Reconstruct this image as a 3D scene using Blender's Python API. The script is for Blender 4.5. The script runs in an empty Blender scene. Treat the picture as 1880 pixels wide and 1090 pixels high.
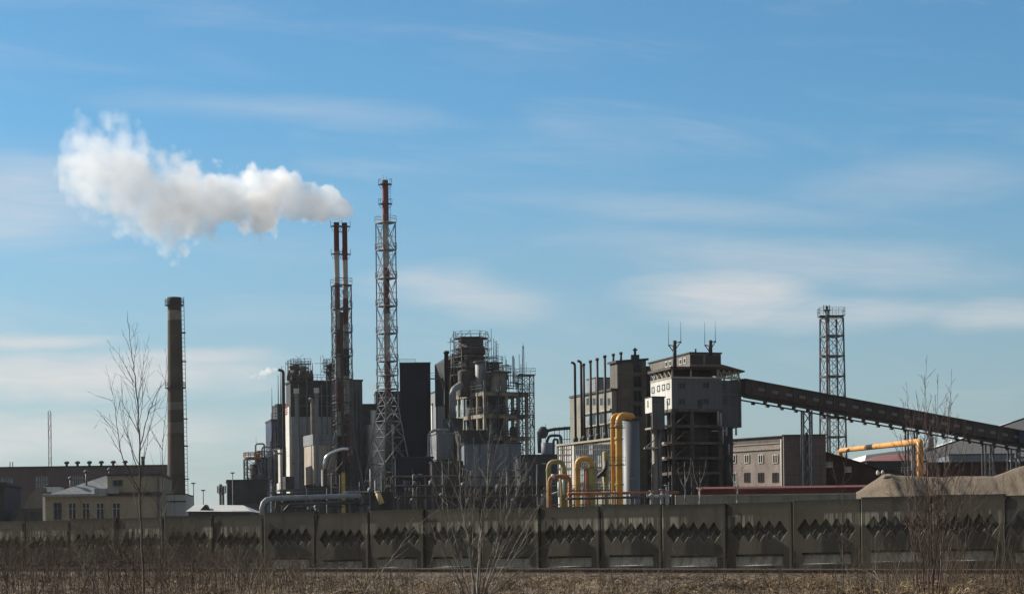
import bpy, math, random
from mathutils import Vector, Matrix, noise
R = math.radians
random.seed(7)
# ---------------------------------------------------------------- camera, sky, sun, exposure
F, CX, HY, ROLL, EYE = 4000.0, 940.0, 1025.0, R(0.7), 0.5
sc = bpy.context.scene
col = sc.collection
cam = bpy.data.cameras.new('camera'); camo = bpy.data.objects.new('camera', cam); col.objects.link(camo)
cam.sensor_width = 36; cam.lens = F * 36 / 1880; cam.shift_y = (HY - 545) / 1880
cam.clip_start = 0.1; cam.clip_end = 20000
camo.matrix_world = Matrix.Translation((0, 0, EYE)) @ Matrix.Rotation(math.pi / 2, 4, 'X') @ Matrix.Rotation(-ROLL, 4, 'Z')
sc.camera = camo
SUN_EL, SUN_AZ = R(32), R(-65)          # azimuth from +Y towards +X: the sun stands left of and behind the plant
sun_dir = Vector((math.sin(SUN_AZ) * math.cos(SUN_EL), math.cos(SUN_AZ) * math.cos(SUN_EL), math.sin(SUN_EL)))
sl = bpy.data.lights.new('sun', 'SUN'); sl.energy = 5.0; sl.angle = R(0.5); sl.color = (1.0, 0.93, 0.82)
so = bpy.data.objects.new('sun', sl); col.objects.link(so); so.rotation_euler = sun_dir.to_track_quat('Z', 'Y').to_euler()
so.location = (0, 0, 200)
sc.view_settings.view_transform = 'Standard'; sc.view_settings.look = 'None'
sc.view_settings.gamma = 1; sc.view_settings.exposure = 0.46
cy = sc.cycles
cy.max_bounces = 40; cy.diffuse_bounces = 3; cy.glossy_bounces = 3; cy.transparent_max_bounces = 8
cy.volume_bounces = 28; cy.volume_step_rate = 1.0; cy.volume_max_steps = 256
cy.use_denoising = True; cy.use_adaptive_sampling = True; cy.adaptive_threshold = 0.015
try: cy.denoiser = 'OPENIMAGEDENOISE'
except Exception: pass
cy.sample_clamp_indirect = 8

def nd(nt, typ, **k):
    n = nt.nodes.new(typ)
    for a, b in k.items():
        if a.startswith('i_'):
            key = a[2:]
            key = int(key) if key.isdigit() else key.replace('_', ' ')
            n.inputs[key].default_value = b
        else: setattr(n, a, b)
    return n
def mth(nt, op, a, b=None, c=None, clamp=False):
    n = nt.nodes.new('ShaderNodeMath'); n.operation = op; n.use_clamp = clamp
    for i, v in enumerate((a, b, c)):
        if v is None: continue
        if isinstance(v, (int, float)): n.inputs[i].default_value = v
        else: nt.links.new(v, n.inputs[i])
    return n.outputs[0]
def mixc(nt, fac, a, b, mode='MIX'):
    n = nt.nodes.new('ShaderNodeMix'); n.data_type = 'RGBA'; n.blend_type = mode
    for s, v in ((n.inputs[0], fac), (n.inputs[6], a), (n.inputs[7], b)):
        if isinstance(v, (int, float)): s.default_value = v
        elif isinstance(v, (tuple, list)): s.default_value = tuple(v) + ((1,) if len(v) == 3 else ())
        else: nt.links.new(v, s)
    return n.outputs[2]
def UV(px, py):
    a, b = px - CX, HY - py
    return a * math.cos(ROLL) + b * math.sin(ROLL), -a * math.sin(ROLL) + b * math.cos(ROLL)

w = bpy.data.worlds.new("World"); sc.world = w; w.use_nodes = True
nt = w.node_tree; nt.nodes.clear()
out = nd(nt, 'ShaderNodeOutputWorld'); bg = nd(nt, 'ShaderNodeBackground'); nt.links.new(bg.outputs[0], out.inputs[0])
sky = nd(nt, 'ShaderNodeTexSky', sky_type='NISHITA', sun_disc=False, sun_elevation=SUN_EL, sun_rotation=SUN_AZ,
         air_density=1.0, dust_density=0.35, ozone_density=3.0, altitude=400)
SKY_TINT = (0.69, 0.975, 1.03)
bg.inputs[1].default_value = 0.080
geo = nd(nt, 'ShaderNodeTexCoord')
sep = nd(nt, 'ShaderNodeSeparateXYZ'); nt.links.new(geo.outputs['Generated'], sep.inputs[0])
yy = mth(nt, 'MAXIMUM', sep.outputs[1], 0.05)
su = mth(nt, 'DIVIDE', sep.outputs[0], yy); sv = mth(nt, 'DIVIDE', sep.outputs[2], yy)     # direction coordinates
cmb = nd(nt, 'ShaderNodeCombineXYZ')
su2 = mth(nt, 'MULTIPLY', su, 7.0)
# streaks drift slightly downwards to the right
svr = mth(nt, 'ADD', mth(nt, 'MULTIPLY', sv, 40.0), mth(nt, 'MULTIPLY', su, 5.0))
nt.links.new(su2, cmb.inputs[0]); nt.links.new(svr, cmb.inputs[1])
n1 = nd(nt, 'ShaderNodeTexNoise', i_Scale=1.0, i_Detail=5.0, i_Roughness=0.55, i_Distortion=0.6); nt.links.new(cmb.outputs[0], n1.inputs[0])
r1 = nd(nt, 'ShaderNodeMapRange', i_1=0.47, i_2=0.82, interpolation_type='SMOOTHSTEP'); nt.links.new(n1.outputs[0], r1.inputs[0])
cmb2 = nd(nt, 'ShaderNodeCombineXYZ')
nt.links.new(mth(nt, 'MULTIPLY', su, 14.0), cmb2.inputs[0]); nt.links.new(mth(nt, 'MULTIPLY', sv, 60.0), cmb2.inputs[1])
n2 = nd(nt, 'ShaderNodeTexNoise', i_Scale=1.0, i_Detail=4.0, i_Roughness=0.5, i_Distortion=0.4); nt.links.new(cmb2.outputs[0], n2.inputs[0])
cloud = mth(nt, 'MULTIPLY', r1.outputs[0], 0.20)
def ell(px, py, rx, ry, amt, tilt=0.0):
    """a soft elongated cloud bank in the direction (px, py)"""
    global cloud
    u0, v0 = UV(px, py); u0 /= F; v0 /= F
    du = mth(nt, 'SUBTRACT', su, u0); dv = mth(nt, 'SUBTRACT', sv, v0)
    dv = mth(nt, 'ADD', dv, mth(nt, 'MULTIPLY', du, tilt))
    a = mth(nt, 'POWER', mth(nt, 'ABSOLUTE', mth(nt, 'MULTIPLY', du, F / rx)), 2.0)
    b = mth(nt, 'POWER', mth(nt, 'ABSOLUTE', mth(nt, 'MULTIPLY', dv, F / ry)), 2.0)
    d = mth(nt, 'SQRT', mth(nt, 'ADD', a, b))
    d = mth(nt, 'ADD', d, mth(nt, 'MULTIPLY', mth(nt, 'SUBTRACT', n2.outputs[0], 0.5), 1.3))
    m = nd(nt, 'ShaderNodeMapRange', i_1=1.15, i_2=0.1, i_3=0.0, i_4=amt, interpolation_type='SMOOTHSTEP'); nt.links.new(d, m.inputs[0])
    cloud = mth(nt, 'MAXIMUM', cloud, m.outputs[0])
for e in ((1330, 545, 220, 62, .62), (860, 545, 210, 58, .48, .12), (120, 690, 460, 60, .80), (60, 628, 230, 22, .75),
          (330, 655, 260, 25, .6), (1550, 575, 380, 40, .40), (1830, 580, 220, 40, .45), (560, 205, 380, 34, .24, .07), (1500, 480, 560, 60, .30, .08),
          (1250, 385, 400, 34, .22, .08), (40, 360, 330, 120, .42), (60, 390, 160, 45, .45), (130, 800, 700, 60, .55), (1700, 330, 260, 60, .2, -.1)):
    ell(*e)
low = nd(nt, 'ShaderNodeMapRange', i_1=0.20, i_2=0.0, i_3=0.0, i_4=0.92); nt.links.new(sv, low.inputs[0])   # thin veil low down
lowp = mth(nt, 'POWER', low.outputs[0], 1.15)
skyc = mixc(nt, 1.0, sky.outputs[0], SKY_TINT, 'MULTIPLY')
hs = nd(nt, 'ShaderNodeHueSaturation', i_Saturation=1.05, i_Value=1.0); nt.links.new(skyc, hs.inputs['Color'])
side = nd(nt, 'ShaderNodeMapRange', i_1=-0.24, i_2=0.24, i_3=1.04, i_4=0.80); nt.links.new(su, side.inputs[0])     # haze is brighter towards the sun
vcol = mixc(nt, 1.0, (3.9, 4.05, 4.2), side.outputs[0], 'MULTIPLY'); veil = mixc(nt, lowp, hs.outputs[0], vcol)
cmb3 = nd(nt, 'ShaderNodeCombineXYZ'); nt.links.new(mth(nt, 'MULTIPLY', su, 26.0), cmb3.inputs[0]); nt.links.new(mth(nt, 'ADD', mth(nt, 'MULTIPLY', sv, 210.0), mth(nt, 'MULTIPLY', su, 14.0)), cmb3.inputs[1])
n3 = nd(nt, 'ShaderNodeTexNoise', i_Scale=1.0, i_Detail=6.0, i_Roughness=0.6, i_Distortion=0.8); nt.links.new(cmb3.outputs[0], n3.inputs[0])
cloud = mth(nt, 'MULTIPLY', cloud, mth(nt, 'ADD', 0.45, mth(nt, 'MULTIPLY', n3.outputs[0], 1.0)), clamp=True)
fin = mixc(nt, cloud, veil, (6.8, 6.6, 6.5))
rest = nd(nt, 'ShaderNodeMapRange', i_1=0.80, i_2=0.25, i_3=0.0, i_4=0.6); nt.links.new(sep.outputs[1], rest.inputs[0])    # unseen pale cloud added beside and behind the view to neutralise the fill
fin = mixc(nt, rest.outputs[0], fin, (2.5, 2.38, 2.25))
nt.links.new(fin, bg.inputs[0])

# ---------------------------------------------------------------- helpers
def pt(px, py, D):
    u, v = UV(px, py)
    return Vector((u * D / F, D, EYE + v * D / F))
ORG = {}
def props(o, label=None, cat=None, group=None, kind=None):
    if label: o['label'] = label
    if cat: o['category'] = cat
    if group: o['group'] = group
    if kind: o['kind'] = kind
    return o
def thing(name, label, cat, loc, group=None):
    o = bpy.data.objects.new(name, None); col.objects.link(o); o.location = loc
    o.empty_display_size = 0.5
    ORG[o.name] = Vector(loc)
    return props(o, label, cat, group)
class MB:
    def __init__(s): s.v = []; s.f = []; s.sm = []
    def add(s, vs, fs, smooth=False):
        n = len(s.v); s.v += [tuple(v) for v in vs]
        for f in fs: s.f.append(tuple(i + n for i in f)); s.sm.append(smooth)
        return s
    def hexa(s, p):   # 4 bottom, 4 top
        return s.add(p, [(3, 2, 1, 0), (4, 5, 6, 7), (0, 1, 5, 4), (1, 2, 6, 5), (2, 3, 7, 6), (3, 0, 4, 7)])
    def box(s, x0, x1, y0, y1, z0, z1):
        return s.hexa([(x0, y0, z0), (x1, y0, z0), (x1, y1, z0), (x0, y1, z0), (x0, y0, z1), (x1, y0, z1), (x1, y1, z1), (x0, y1, z1)])
    def beam(s, a, b, w, h=None):
        a = Vector(a); b = Vector(b); h = h or w; d = (b - a)
        if d.length < 1e-5: return s
        d.normalize(); up = Vector((0, 0, 1)) if abs(d.z) < .95 else Vector((0, 1, 0))
        r = d.cross(up).normalized() * w / 2; u = r.cross(d).normalized() * h / 2
        return s.hexa([a - r - u, a + r - u, b + r - u, b - r - u, a - r + u, a + r + u, b + r + u, b - r + u])
    def tube(s, a, b, r0, r1=None, n=8, cap=True, smooth=True):
        a = Vector(a); b = Vector(b); r1 = r0 if r1 is None else r1
        d = b - a
        if d.length < 1e-6: return s
        d.normalize(); x = d.orthogonal().normalized(); y = d.cross(x)
        vs = []
        for c, r in ((a, r0), (b, r1)):
            for i in range(n):
                t = 2 * math.pi * i / n; vs.append(c + x * (r * math.cos(t)) + y * (r * math.sin(t)))
        s.add(vs, [(i, (i + 1) % n, n + (i + 1) % n, n + i) for i in range(n)], smooth)
        if cap:
            k = len(s.v) - 2 * n
            s.f.append(tuple(k + i for i in reversed(range(n)))); s.sm.append(False)
            s.f.append(tuple(k + n + i for i in range(n))); s.sm.append(False)
        return s
    def path(s, pts, rad, n=8, cap=True):
        pts = [Vector(p) for p in pts]
        if not isinstance(rad, (list, tuple)): rad = [rad] * len(pts)
        d = (pts[1] - pts[0]).normalized(); x = d.orthogonal().normalized()
        vs = []
        for i, p in enumerate(pts):
            if i == 0: t = pts[1] - pts[0]
            elif i == len(pts) - 1: t = pts[-1] - pts[-2]
            else: t = (pts[i + 1] - pts[i]).normalized() + (pts[i] - pts[i - 1]).normalized()
            t.normalize(); x = (x - t * x.dot(t)).normalized(); y = t.cross(x)
            for k in range(n):
                a = 2 * math.pi * k / n; vs.append(p + (x * math.cos(a) + y * math.sin(a)) * rad[i])
        fs = []
        for i in range(len(pts) - 1):
            for k in range(n): fs.append((i * n + k, i * n + (k + 1) % n, (i + 1) * n + (k + 1) % n, (i + 1) * n + k))
        s.add(vs, fs, True)
        if cap:
            b = len(s.v) - len(vs); e = b + (len(pts) - 1) * n
            s.f.append(tuple(b + i for i in reversed(range(n)))); s.sm.append(False)
            s.f.append(tuple(e + i for i in range(n))); s.sm.append(False)
        return s
    def pipe(s, pts, r, bend=None, n=10):
        """pipe with rounded elbows"""
        pts = [Vector(p) for p in pts]; bend = bend or r * 2.5; o = [pts[0]]
        for i in range(1, len(pts) - 1):
            a, b, c = pts[i - 1], pts[i], pts[i + 1]
            la = min(bend, (a - b).length * .49); lc = min(bend, (c - b).length * .49)
            p, q = b + (a - b).normalized() * la, b + (c - b).normalized() * lc
            for k in range(7):
                t = k / 6; o.append(p * (1 - t) ** 2 + b * 2 * t * (1 - t) + q * t * t)
        o.append(pts[-1]); return s.path(o, r, n)
    def rev(s, c, prof, n=20, smooth=True):
        """revolve [(r,z)...] about vertical axis at c"""
        c = Vector(c); vs = []
        for r, z in prof:
            for i in range(n):
                t = 2 * math.pi * i / n; vs.append((c.x + r * math.cos(t), c.y + r * math.sin(t), c.z + z))
        fs = [(j * n + i, j * n + (i + 1) % n, (j + 1) * n + (i + 1) % n, (j + 1) * n + i) for j in range(len(prof) - 1) for i in range(n)]
        s.add(vs, fs, smooth); k = len(s.v) - len(vs)
        s.f.append(tuple(k + i for i in reversed(range(n)))); s.sm.append(False)
        k += (len(prof) - 1) * n; s.f.append(tuple(k + i for i in range(n))); s.sm.append(False)
        return s
    def prism(s, poly, y0, y1):
        """outline [(x,z)] pulled from y0 to y1"""
        n = len(poly); s.add([(x, y0, z) for x, z in poly] + [(x, y1, z) for x, z in poly],
              [tuple(range(n)), tuple(reversed(range(n, 2 * n)))] + [(i, n + i, n + (i + 1) % n, (i + 1) % n) for i in range(n)])
        return s
    def rail(s, pts, h=1.1, t=.05, closed=False, step=2.0):
        """handrail along a deck edge"""
        pts = [Vector(p) for p in pts]
        if closed: pts = pts + [pts[0]]
        for a, b in zip(pts, pts[1:]):
            L = (b - a).length; k = max(1, int(L / step))
            for z in (h, h * .55): s.beam(a + Vector((0, 0, z)), b + Vector((0, 0, z)), t)
            for i in range(k + 1):
                p = a.lerp(b, i / k); s.beam(p, p + Vector((0, 0, h)), t)
        return s
    def build(s, name, mat, parent=None, origin=None, **pr):
        if origin is None:
            if parent is not None: origin = ORG[parent.name]
            else:
                xs = [v[0] for v in s.v]; ys = [v[1] for v in s.v]; zs = [v[2] for v in s.v]
                origin = Vector(((min(xs) + max(xs)) / 2, (min(ys) + max(ys)) / 2, min(zs)))
        origin = Vector(origin)
        me = bpy.data.meshes.new(name)
        me.from_pydata([(v[0] - origin.x, v[1] - origin.y, v[2] - origin.z) for v in s.v], [], s.f)
        me.polygons.foreach_set('use_smooth', s.sm); me.materials.append(mat); me.update()
        o = bpy.data.objects.new(name, me); col.objects.link(o)
        if parent is not None: o.parent = parent; ORG[o.name] = ORG[parent.name]
        else: o.location = origin; ORG[o.name] = origin
        return props(o, **pr)
class Blk:
    """a rectangular footprint: nearest corner seen at (xc, yt) and depth D, left edge at xl, right edge at xr"""
    def __init__(s, xl, xc, xr, yt, D, yaw=18, yb=None, wl=None):
        a = R(yaw); s.c, s.s = math.cos(a), math.sin(a)
        p = pt(xc, yt, D); s.cx, s.cy, s.zt = p.x, D, p.z
        u = UV(xr, yt)[0] / F; s.wf = (u * D - s.cx) / (s.c - u * s.s)
        if wl: s.wl = wl
        else:
            u = UV(xl, yt)[0] / F; s.wl = (u * D - s.cx) / (-s.s - u * s.c)
        s.zb = 0 if yb is None else pt(xc, yb, D).z; s.m = D / F
    def P(s, f, l, z): return Vector((s.cx + f * s.c - l * s.s, s.cy + f * s.s + l * s.c, z))
    def box(s, mb, f0, f1, l0, l1, z0, z1):
        return mb.hexa([s.P(f0, l0, z0), s.P(f1, l0, z0), s.P(f1, l1, z0), s.P(f0, l1, z0), s.P(f0, l0, z1), s.P(f1, l0, z1), s.P(f1, l1, z1), s.P(f0, l1, z1)])
    def full(s, mb, z0=None, z1=None, o=0.0): return s.box(mb, -o, s.wf + o, -o, s.wl + o, s.zb if z0 is None else z0, s.zt if z1 is None else z1)
    def onf(s, px, py):
        u, v = UV(px, py); t = (-s.cx * s.s + s.cy * s.c) / (-(u / F) * s.s + s.c)
        return (t * u / F - s.cx) * s.c + (t - s.cy) * s.s, EYE + t * v / F
    def onl(s, px, py):
        u, v = UV(px, py); t = (s.cx * s.c + s.cy * s.s) / ((u / F) * s.c + s.s)
        return -(t * u / F - s.cx) * s.s + (t - s.cy) * s.c, EYE + t * v / F
def window(b, side, px, py, wp, hp, par, frame=None, glass=None, name='window', mull=1, tr=0, proud=.05, ft=.09, deep=None):
    """one window on the front or left wall of block b; size in metres = wp, hp"""
    a, z = (b.onf if side == 'f' else b.onl)(px, py)
    return window_at(b, side, a, z, wp, hp, par, frame, glass, name, mull, tr, proud, ft)
def window_at(b, side, a, z, wd, hg, par, frame=None, glass=None, name='window', mull=1, tr=0, proud=.05, ft=.09):
    def bx(mb, a0, a1, z0, z1, p):
        if side == 'f': b.box(mb, a0, a1, -p, .1, z0, z1)
        else: b.box(mb, -p, .1, a0, a1, z0, z1)
    x0, x1, z0, z1 = a - wd / 2, a + wd / 2, z - hg / 2, z + hg / 2
    m = MB(); bx(m, x0, x1, z0, z1, proud * .3)
    g = m.build(name, glass or MT['glass'], par)
    if frame:
        m = MB()
        bx(m, x0 - ft, x0, z0 - ft, z1 + ft, proud); bx(m, x1, x1 + ft, z0 - ft, z1 + ft, proud)
        bx(m, x0, x1, z1, z1 + ft, proud); bx(m, x0, x1, z0 - ft, z0, proud)
        for k in range(mull): xm = x0 + (x1 - x0) * (k + 1) / (mull + 1); bx(m, xm - ft / 2, xm + ft / 2, z0, z1, proud - .006)
        if tr: bx(m, x0, x1, z0 + (z1 - z0) * tr, z0 + (z1 - z0) * tr + ft * .8, proud - .012)
        m.build('frame', frame, g)
    return g
# ---------------------------------------------------------------- materials
MT = {}
def mat(key, c, rough=.8, metal=0.0, var=.25, scale=.5, streak=0.0, dirt=None, bump=0.0, seams=None, spec=None):
    m = bpy.data.materials.new(key); m.use_nodes = True; nt = m.node_tree; bs = nt.nodes['Principled BSDF']
    bs.inputs['Roughness'].default_value = rough; bs.inputs['Metallic'].default_value = metal
    if spec is not None: bs.inputs['Specular IOR Level'].default_value = spec
    g = nd(nt, 'ShaderNodeNewGeometry')
    n = nd(nt, 'ShaderNodeTexNoise', i_Scale=scale, i_Detail=6.0, i_Roughness=.6); nt.links.new(g.outputs['Position'], n.inputs[0])
    r = nd(nt, 'ShaderNodeMapRange', i_1=.3, i_2=.7); nt.links.new(n.outputs[0], r.inputs[0])
    cc = mixc(nt, r.outputs[0], tuple(x * (1 - var) for x in c), tuple(min(1, x * (1 + var)) for x in c))
    if streak:
        mp = nd(nt, 'ShaderNodeMapping'); mp.inputs['Scale'].default_value = (1.4, 1.4, .09); nt.links.new(g.outputs['Position'], mp.inputs[0])
        n2 = nd(nt, 'ShaderNodeTexNoise', i_Scale=scale * 2.5, i_Detail=5.0, i_Roughness=.65); nt.links.new(mp.outputs[0], n2.inputs[0])
        r2 = nd(nt, 'ShaderNodeMapRange', i_1=.48, i_2=.72, i_3=0.0, i_4=streak); nt.links.new(n2.outputs[0], r2.inputs[0])
        cc = mixc(nt, r2.outputs[0], cc, dirt or tuple(x * .25 for x in c))
    if seams:   # sheet joints: (spacing_x, spacing_z)
        sp = nd(nt, 'ShaderNodeSeparateXYZ'); nt.links.new(g.outputs['Position'], sp.inputs[0])
        xy = mth(nt, 'ADD', sp.outputs[0], mth(nt, 'MULTIPLY', sp.outputs[1], .93))
        for o, q, wd in ((xy, seams[0], .06), (sp.outputs[2], seams[1], .05)):
            fr = mth(nt, 'FRACT', mth(nt, 'DIVIDE', o, q)); ln = mth(nt, 'LESS_THAN', fr, wd / q * 1.6)
            cc = mixc(nt, mth(nt, 'MULTIPLY', ln, .45), cc, tuple(x * .35 for x in c))
    nt.links.new(cc, bs.inputs['Base Color'])
    if bump:
        bp = nd(nt, 'ShaderNodeBump', i_Strength=bump, i_Distance=.1)
        n3 = nd(nt, 'ShaderNodeTexNoise', i_Scale=scale * 8, i_Detail=6.0); nt.links.new(g.outputs['Position'], n3.inputs[0])
        nt.links.new(n3.outputs[0], bp.inputs['Height']); nt.links.new(bp.outputs[0], bs.inputs['Normal'])
    MT[key] = m; return m
def bandmat(key, zs, cols, rough=.6, grime=.35, scale=1.2):
    """paint bands: colour cols[i] from height zs[i] upward"""
    m = bpy.data.materials.new(key); m.use_nodes = True; nt = m.node_tree; bs = nt.nodes['Principled BSDF']
    bs.inputs['Roughness'].default_value = rough
    g = nd(nt, 'ShaderNodeNewGeometry'); sp = nd(nt, 'ShaderNodeSeparateXYZ'); nt.links.new(g.outputs['Position'], sp.inputs[0])
    n = nd(nt, 'ShaderNodeTexNoise', i_Scale=scale, i_Detail=6.0, i_Roughness=.65); nt.links.new(g.outputs['Position'], n.inputs[0])
    zz = mth(nt, 'ADD', sp.outputs[2], mth(nt, 'MULTIPLY', mth(nt, 'SUBTRACT', n.outputs[0], .5), .8))
    c = tuple(cols[0])
    for z, k in zip(zs[1:], cols[1:]): c = mixc(nt, mth(nt, 'GREATER_THAN', zz, z), c, k)
    r = nd(nt, 'ShaderNodeMapRange', i_1=.4, i_2=.75, i_3=0.0, i_4=grime); nt.links.new(n.outputs[0], r.inputs[0])
    c = mixc(nt, r.outputs[0], c, (.03, .025, .022)); nt.links.new(c, bs.inputs['Base Color']); MT[key] = m; return m
mat('glass', (.02, .025, .03), rough=.25, var=.4, scale=.8, spec=.4)
mat('paleglass', (.25, .28, .3), rough=.3, var=.5, scale=1.3)
mat('black', (.024, .023, .023), rough=.6, var=.5, scale=.8)
mat('darkclad', (.011, .017, .034), rough=.7, var=.3, scale=.15, seams=(2.4, 6.0), spec=.2)
mat('slate', (.048, .053, .06), rough=.6, var=.4, scale=.25, streak=.5, seams=(1.2, 7.0), spec=.25)
mat('navy', (.03, .045, .08), rough=.6, var=.5, scale=.4, streak=.6, spec=.25)
mat('greyclad', (.21, .225, .24), rough=.6, var=.12, scale=.3, streak=.45, dirt=(.08, .08, .08), seams=(1.1, 3.2))
mat('blueclad', (.085, .092, .105), rough=.55, var=.10, scale=.2, streak=.3, dirt=(.08, .1, .12), seams=(1.1, 3.0))
mat('dullclad', (.07, .076, .083), rough=.65, var=.2, scale=.3, streak=.4, seams=(1.1, 3.0))
mat('rustclad', (.40, .37, .32), rough=.7, var=.15, scale=.35, streak=1.0, dirt=(.30, .14, .04), seams=(1.2, 4.0))
mat('whiteclad', (.60, .59, .55), rough=.6, var=.12, scale=.3, streak=.4, dirt=(.2, .19, .17), seams=(1.2, 4.0))  # albedo raised to brighten the sunlit faces
mat('steel', (.10, .105, .11), rough=.6, metal=.2, var=.4, scale=1.5)
mat('galv', (.26, .27, .28), rough=.6, metal=.1, var=.25, scale=1.5)
mat('silver', (.7, .72, .74), rough=.22, metal=.9, var=.1, scale=1)
mat('brownsteel', (.075, .06, .052), rough=.8, var=.5, scale=.9)
mat('rustsoot', (.085, .068, .058), rough=.85, var=.45, scale=.8, streak=.5)
mat('paint_red', (.28, .035, .03), rough=.55, var=.3, scale=1)
mat('tankbeige', (.21, .19, .16), rough=.7, var=.3, scale=.9, streak=.7, dirt=(.07, .05, .04))
mat('concrete', (.36, .32, .26), rough=.9, var=.2, scale=.6, streak=.55, dirt=(.1, .09, .075), bump=.3)
mat('oldconcrete', (.25, .24, .20), rough=.9, var=.22, scale=.5, streak=.6, dirt=(.09, .085, .07), bump=.3, seams=(6.0, 3.0))
mat('plaster', (.30, .25, .22), rough=.95, var=.22, scale=.45, streak=.5, dirt=(.13, .105, .09), bump=.3)
mat('pinkbrick', (.155, .13, .128), rough=.95, var=.2, scale=.6, streak=.5, dirt=(.06, .05, .05), bump=.3, seams=(5.0, 1.2))
mat('yellowwall', (.30, .26, .185), rough=.9, var=.13, scale=.4, streak=.45, dirt=(.16, .135, .09), bump=.2)
mat('cream', (.6, .58, .52), rough=.8, var=.1, scale=.8)
mat('brownhall', (.088, .062, .066), rough=.85, var=.22, scale=.12, streak=.5, seams=(6.0, 4.0))
mat('tinroof', (.27, .275, .28), rough=.5, metal=.15, var=.18, scale=.5, streak=.5, dirt=(.13, .12, .11), seams=(.9, 50))
mat('paleroof', (.45, .46, .45), rough=.8, var=.1, scale=.4, streak=.25, seams=(1.5, 50))
mat('yellowpipe', (.56, .29, .045), rough=.5, var=.22, scale=.9, streak=.35, dirt=(.20, .12, .04))
mat('amberpipe', (.62, .30, .07), rough=.5, var=.18, scale=.6, streak=.25, dirt=(.25, .12, .04))
mat('orangepipe', (.36, .13, .05), rough=.65, var=.35, scale=1.2, streak=.5, dirt=(.1, .05, .03))
mat('olivepipe', (.30, .25, .10), rough=.65, var=.3, scale=1.2, streak=.5, dirt=(.1, .07, .03))
mat('siloclad', (.105, .115, .13), rough=.55, metal=.0, var=.07, scale=.3, streak=.2, dirt=(.14, .16, .18))
mat('darkred', (.12, .028, .024), rough=.8, var=.3, scale=.4)
mat('gallery', (.055, .04, .038), rough=.8, var=.35, scale=.35, streak=.4, seams=(3.0, 50))
mat('gallerypane', (.14, .12, .12), rough=.5, var=.2, scale=.6)
mat('railrust', (.10, .05, .03), rough=.75, var=.3, scale=3)
mat('railtop', (.40, .37, .34), rough=.4, metal=.6, var=.2, scale=4)
mat('sleeper', (.06, .05, .042), rough=.95, var=.3, scale=3)
mat('darkbrick', (.06, .028, .022), rough=.9, var=.3, scale=.8, streak=.4)
mat('tanhangar', (.20, .17, .135), rough=.9, var=.2, scale=.5)
mat('yellowpost', (.40, .32, .09), rough=.7, var=.4, scale=2, streak=.6, dirt=(.12, .10, .04))
mat('towersteel', (.21, .22, .23), rough=.55, metal=.1, var=.3, scale=1.5)
mat('tandrum', (.50, .38, .18), rough=.7, var=.2, scale=2)
# ---------------------------------------------------------------- ground
def smooth(a, b, x):
    t = max(0, min(1, (x - a) / (b - a))); return t * t * (3 - 2 * t)
def railz(x): return -0.095 + (17.6 - x) * 0.0112       # top of the rail
def gz(x, y):
    a = -1.1 + smooth(4, 26, y) * 0.93                  # the bank the photographer looks over
    b = railz(max(-40, min(40, x))) - 0.20
    z = a + (b - a) * smooth(24, 66, y)
    z = z + (0 - z) * smooth(100, 150, y)
    if 8 < y < 105: z += (noise.noise(Vector((x * .35, y * .25, 0))) * .07 + noise.noise(Vector((x * 1.4, y * .9, 3))) * .035) * smooth(8, 20, y) * (1 - smooth(70, 80, y))
    return z
m = MB(); xs = []; ys = []
v = 0
while v < 34: xs.append(v); v += .45
while v < 2200: xs.append(v); v = v * 1.25
xs = [-x for x in reversed(xs[1:])] + xs
v = -60
while v < 18: ys.append(v); v += 4
while v < 110: ys.append(v); v += .6
while v < 3000: ys.append(v); v *= 1.2
m.add([(x, y, gz(x, y)) for y in ys for x in xs], [(j * len(xs) + i, j * len(xs) + i + 1, (j + 1) * len(xs) + i + 1, (j + 1) * len(xs) + i) for j in range(len(ys) - 1) for i in range(len(xs) - 1)], True)
g = bpy.data.materials.new('earth'); g.use_nodes = True; nt = g.node_tree; bs = nt.nodes['Principled BSDF']; bs.inputs['Roughness'].default_value = 1
ge = nd(nt, 'ShaderNodeNewGeometry')
na = nd(nt, 'ShaderNodeTexNoise', i_Scale=.5, i_Detail=8.0, i_Roughness=.7); nb = nd(nt, 'ShaderNodeTexNoise', i_Scale=9.0, i_Detail=6.0, i_Roughness=.75)
for q in (na, nb): nt.links.new(ge.outputs['Position'], q.inputs[0])
ra = nd(nt, 'ShaderNodeMapRange', i_1=.35, i_2=.65); rb = nd(nt, 'ShaderNodeMapRange', i_1=.38, i_2=.62); nt.links.new(na.outputs[0], ra.inputs[0]); nt.links.new(nb.outputs[0], rb.inputs[0])
c1 = mixc(nt, ra.outputs[0], (.11, .078, .05), (.27, .195, .12)); c2 = mixc(nt, rb.outputs[0], (.04, .032, .022), c1); nt.links.new(c2, bs.inputs['Base Color'])
bp = nd(nt, 'ShaderNodeBump', i_Strength=.8, i_Distance=.06); nt.links.new(nb.outputs[0], bp.inputs['Height']); nt.links.new(bp.outputs[0], bs.inputs['Normal'])
m.build('ground', g, origin=(0, 0, 0), kind='structure')

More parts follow.
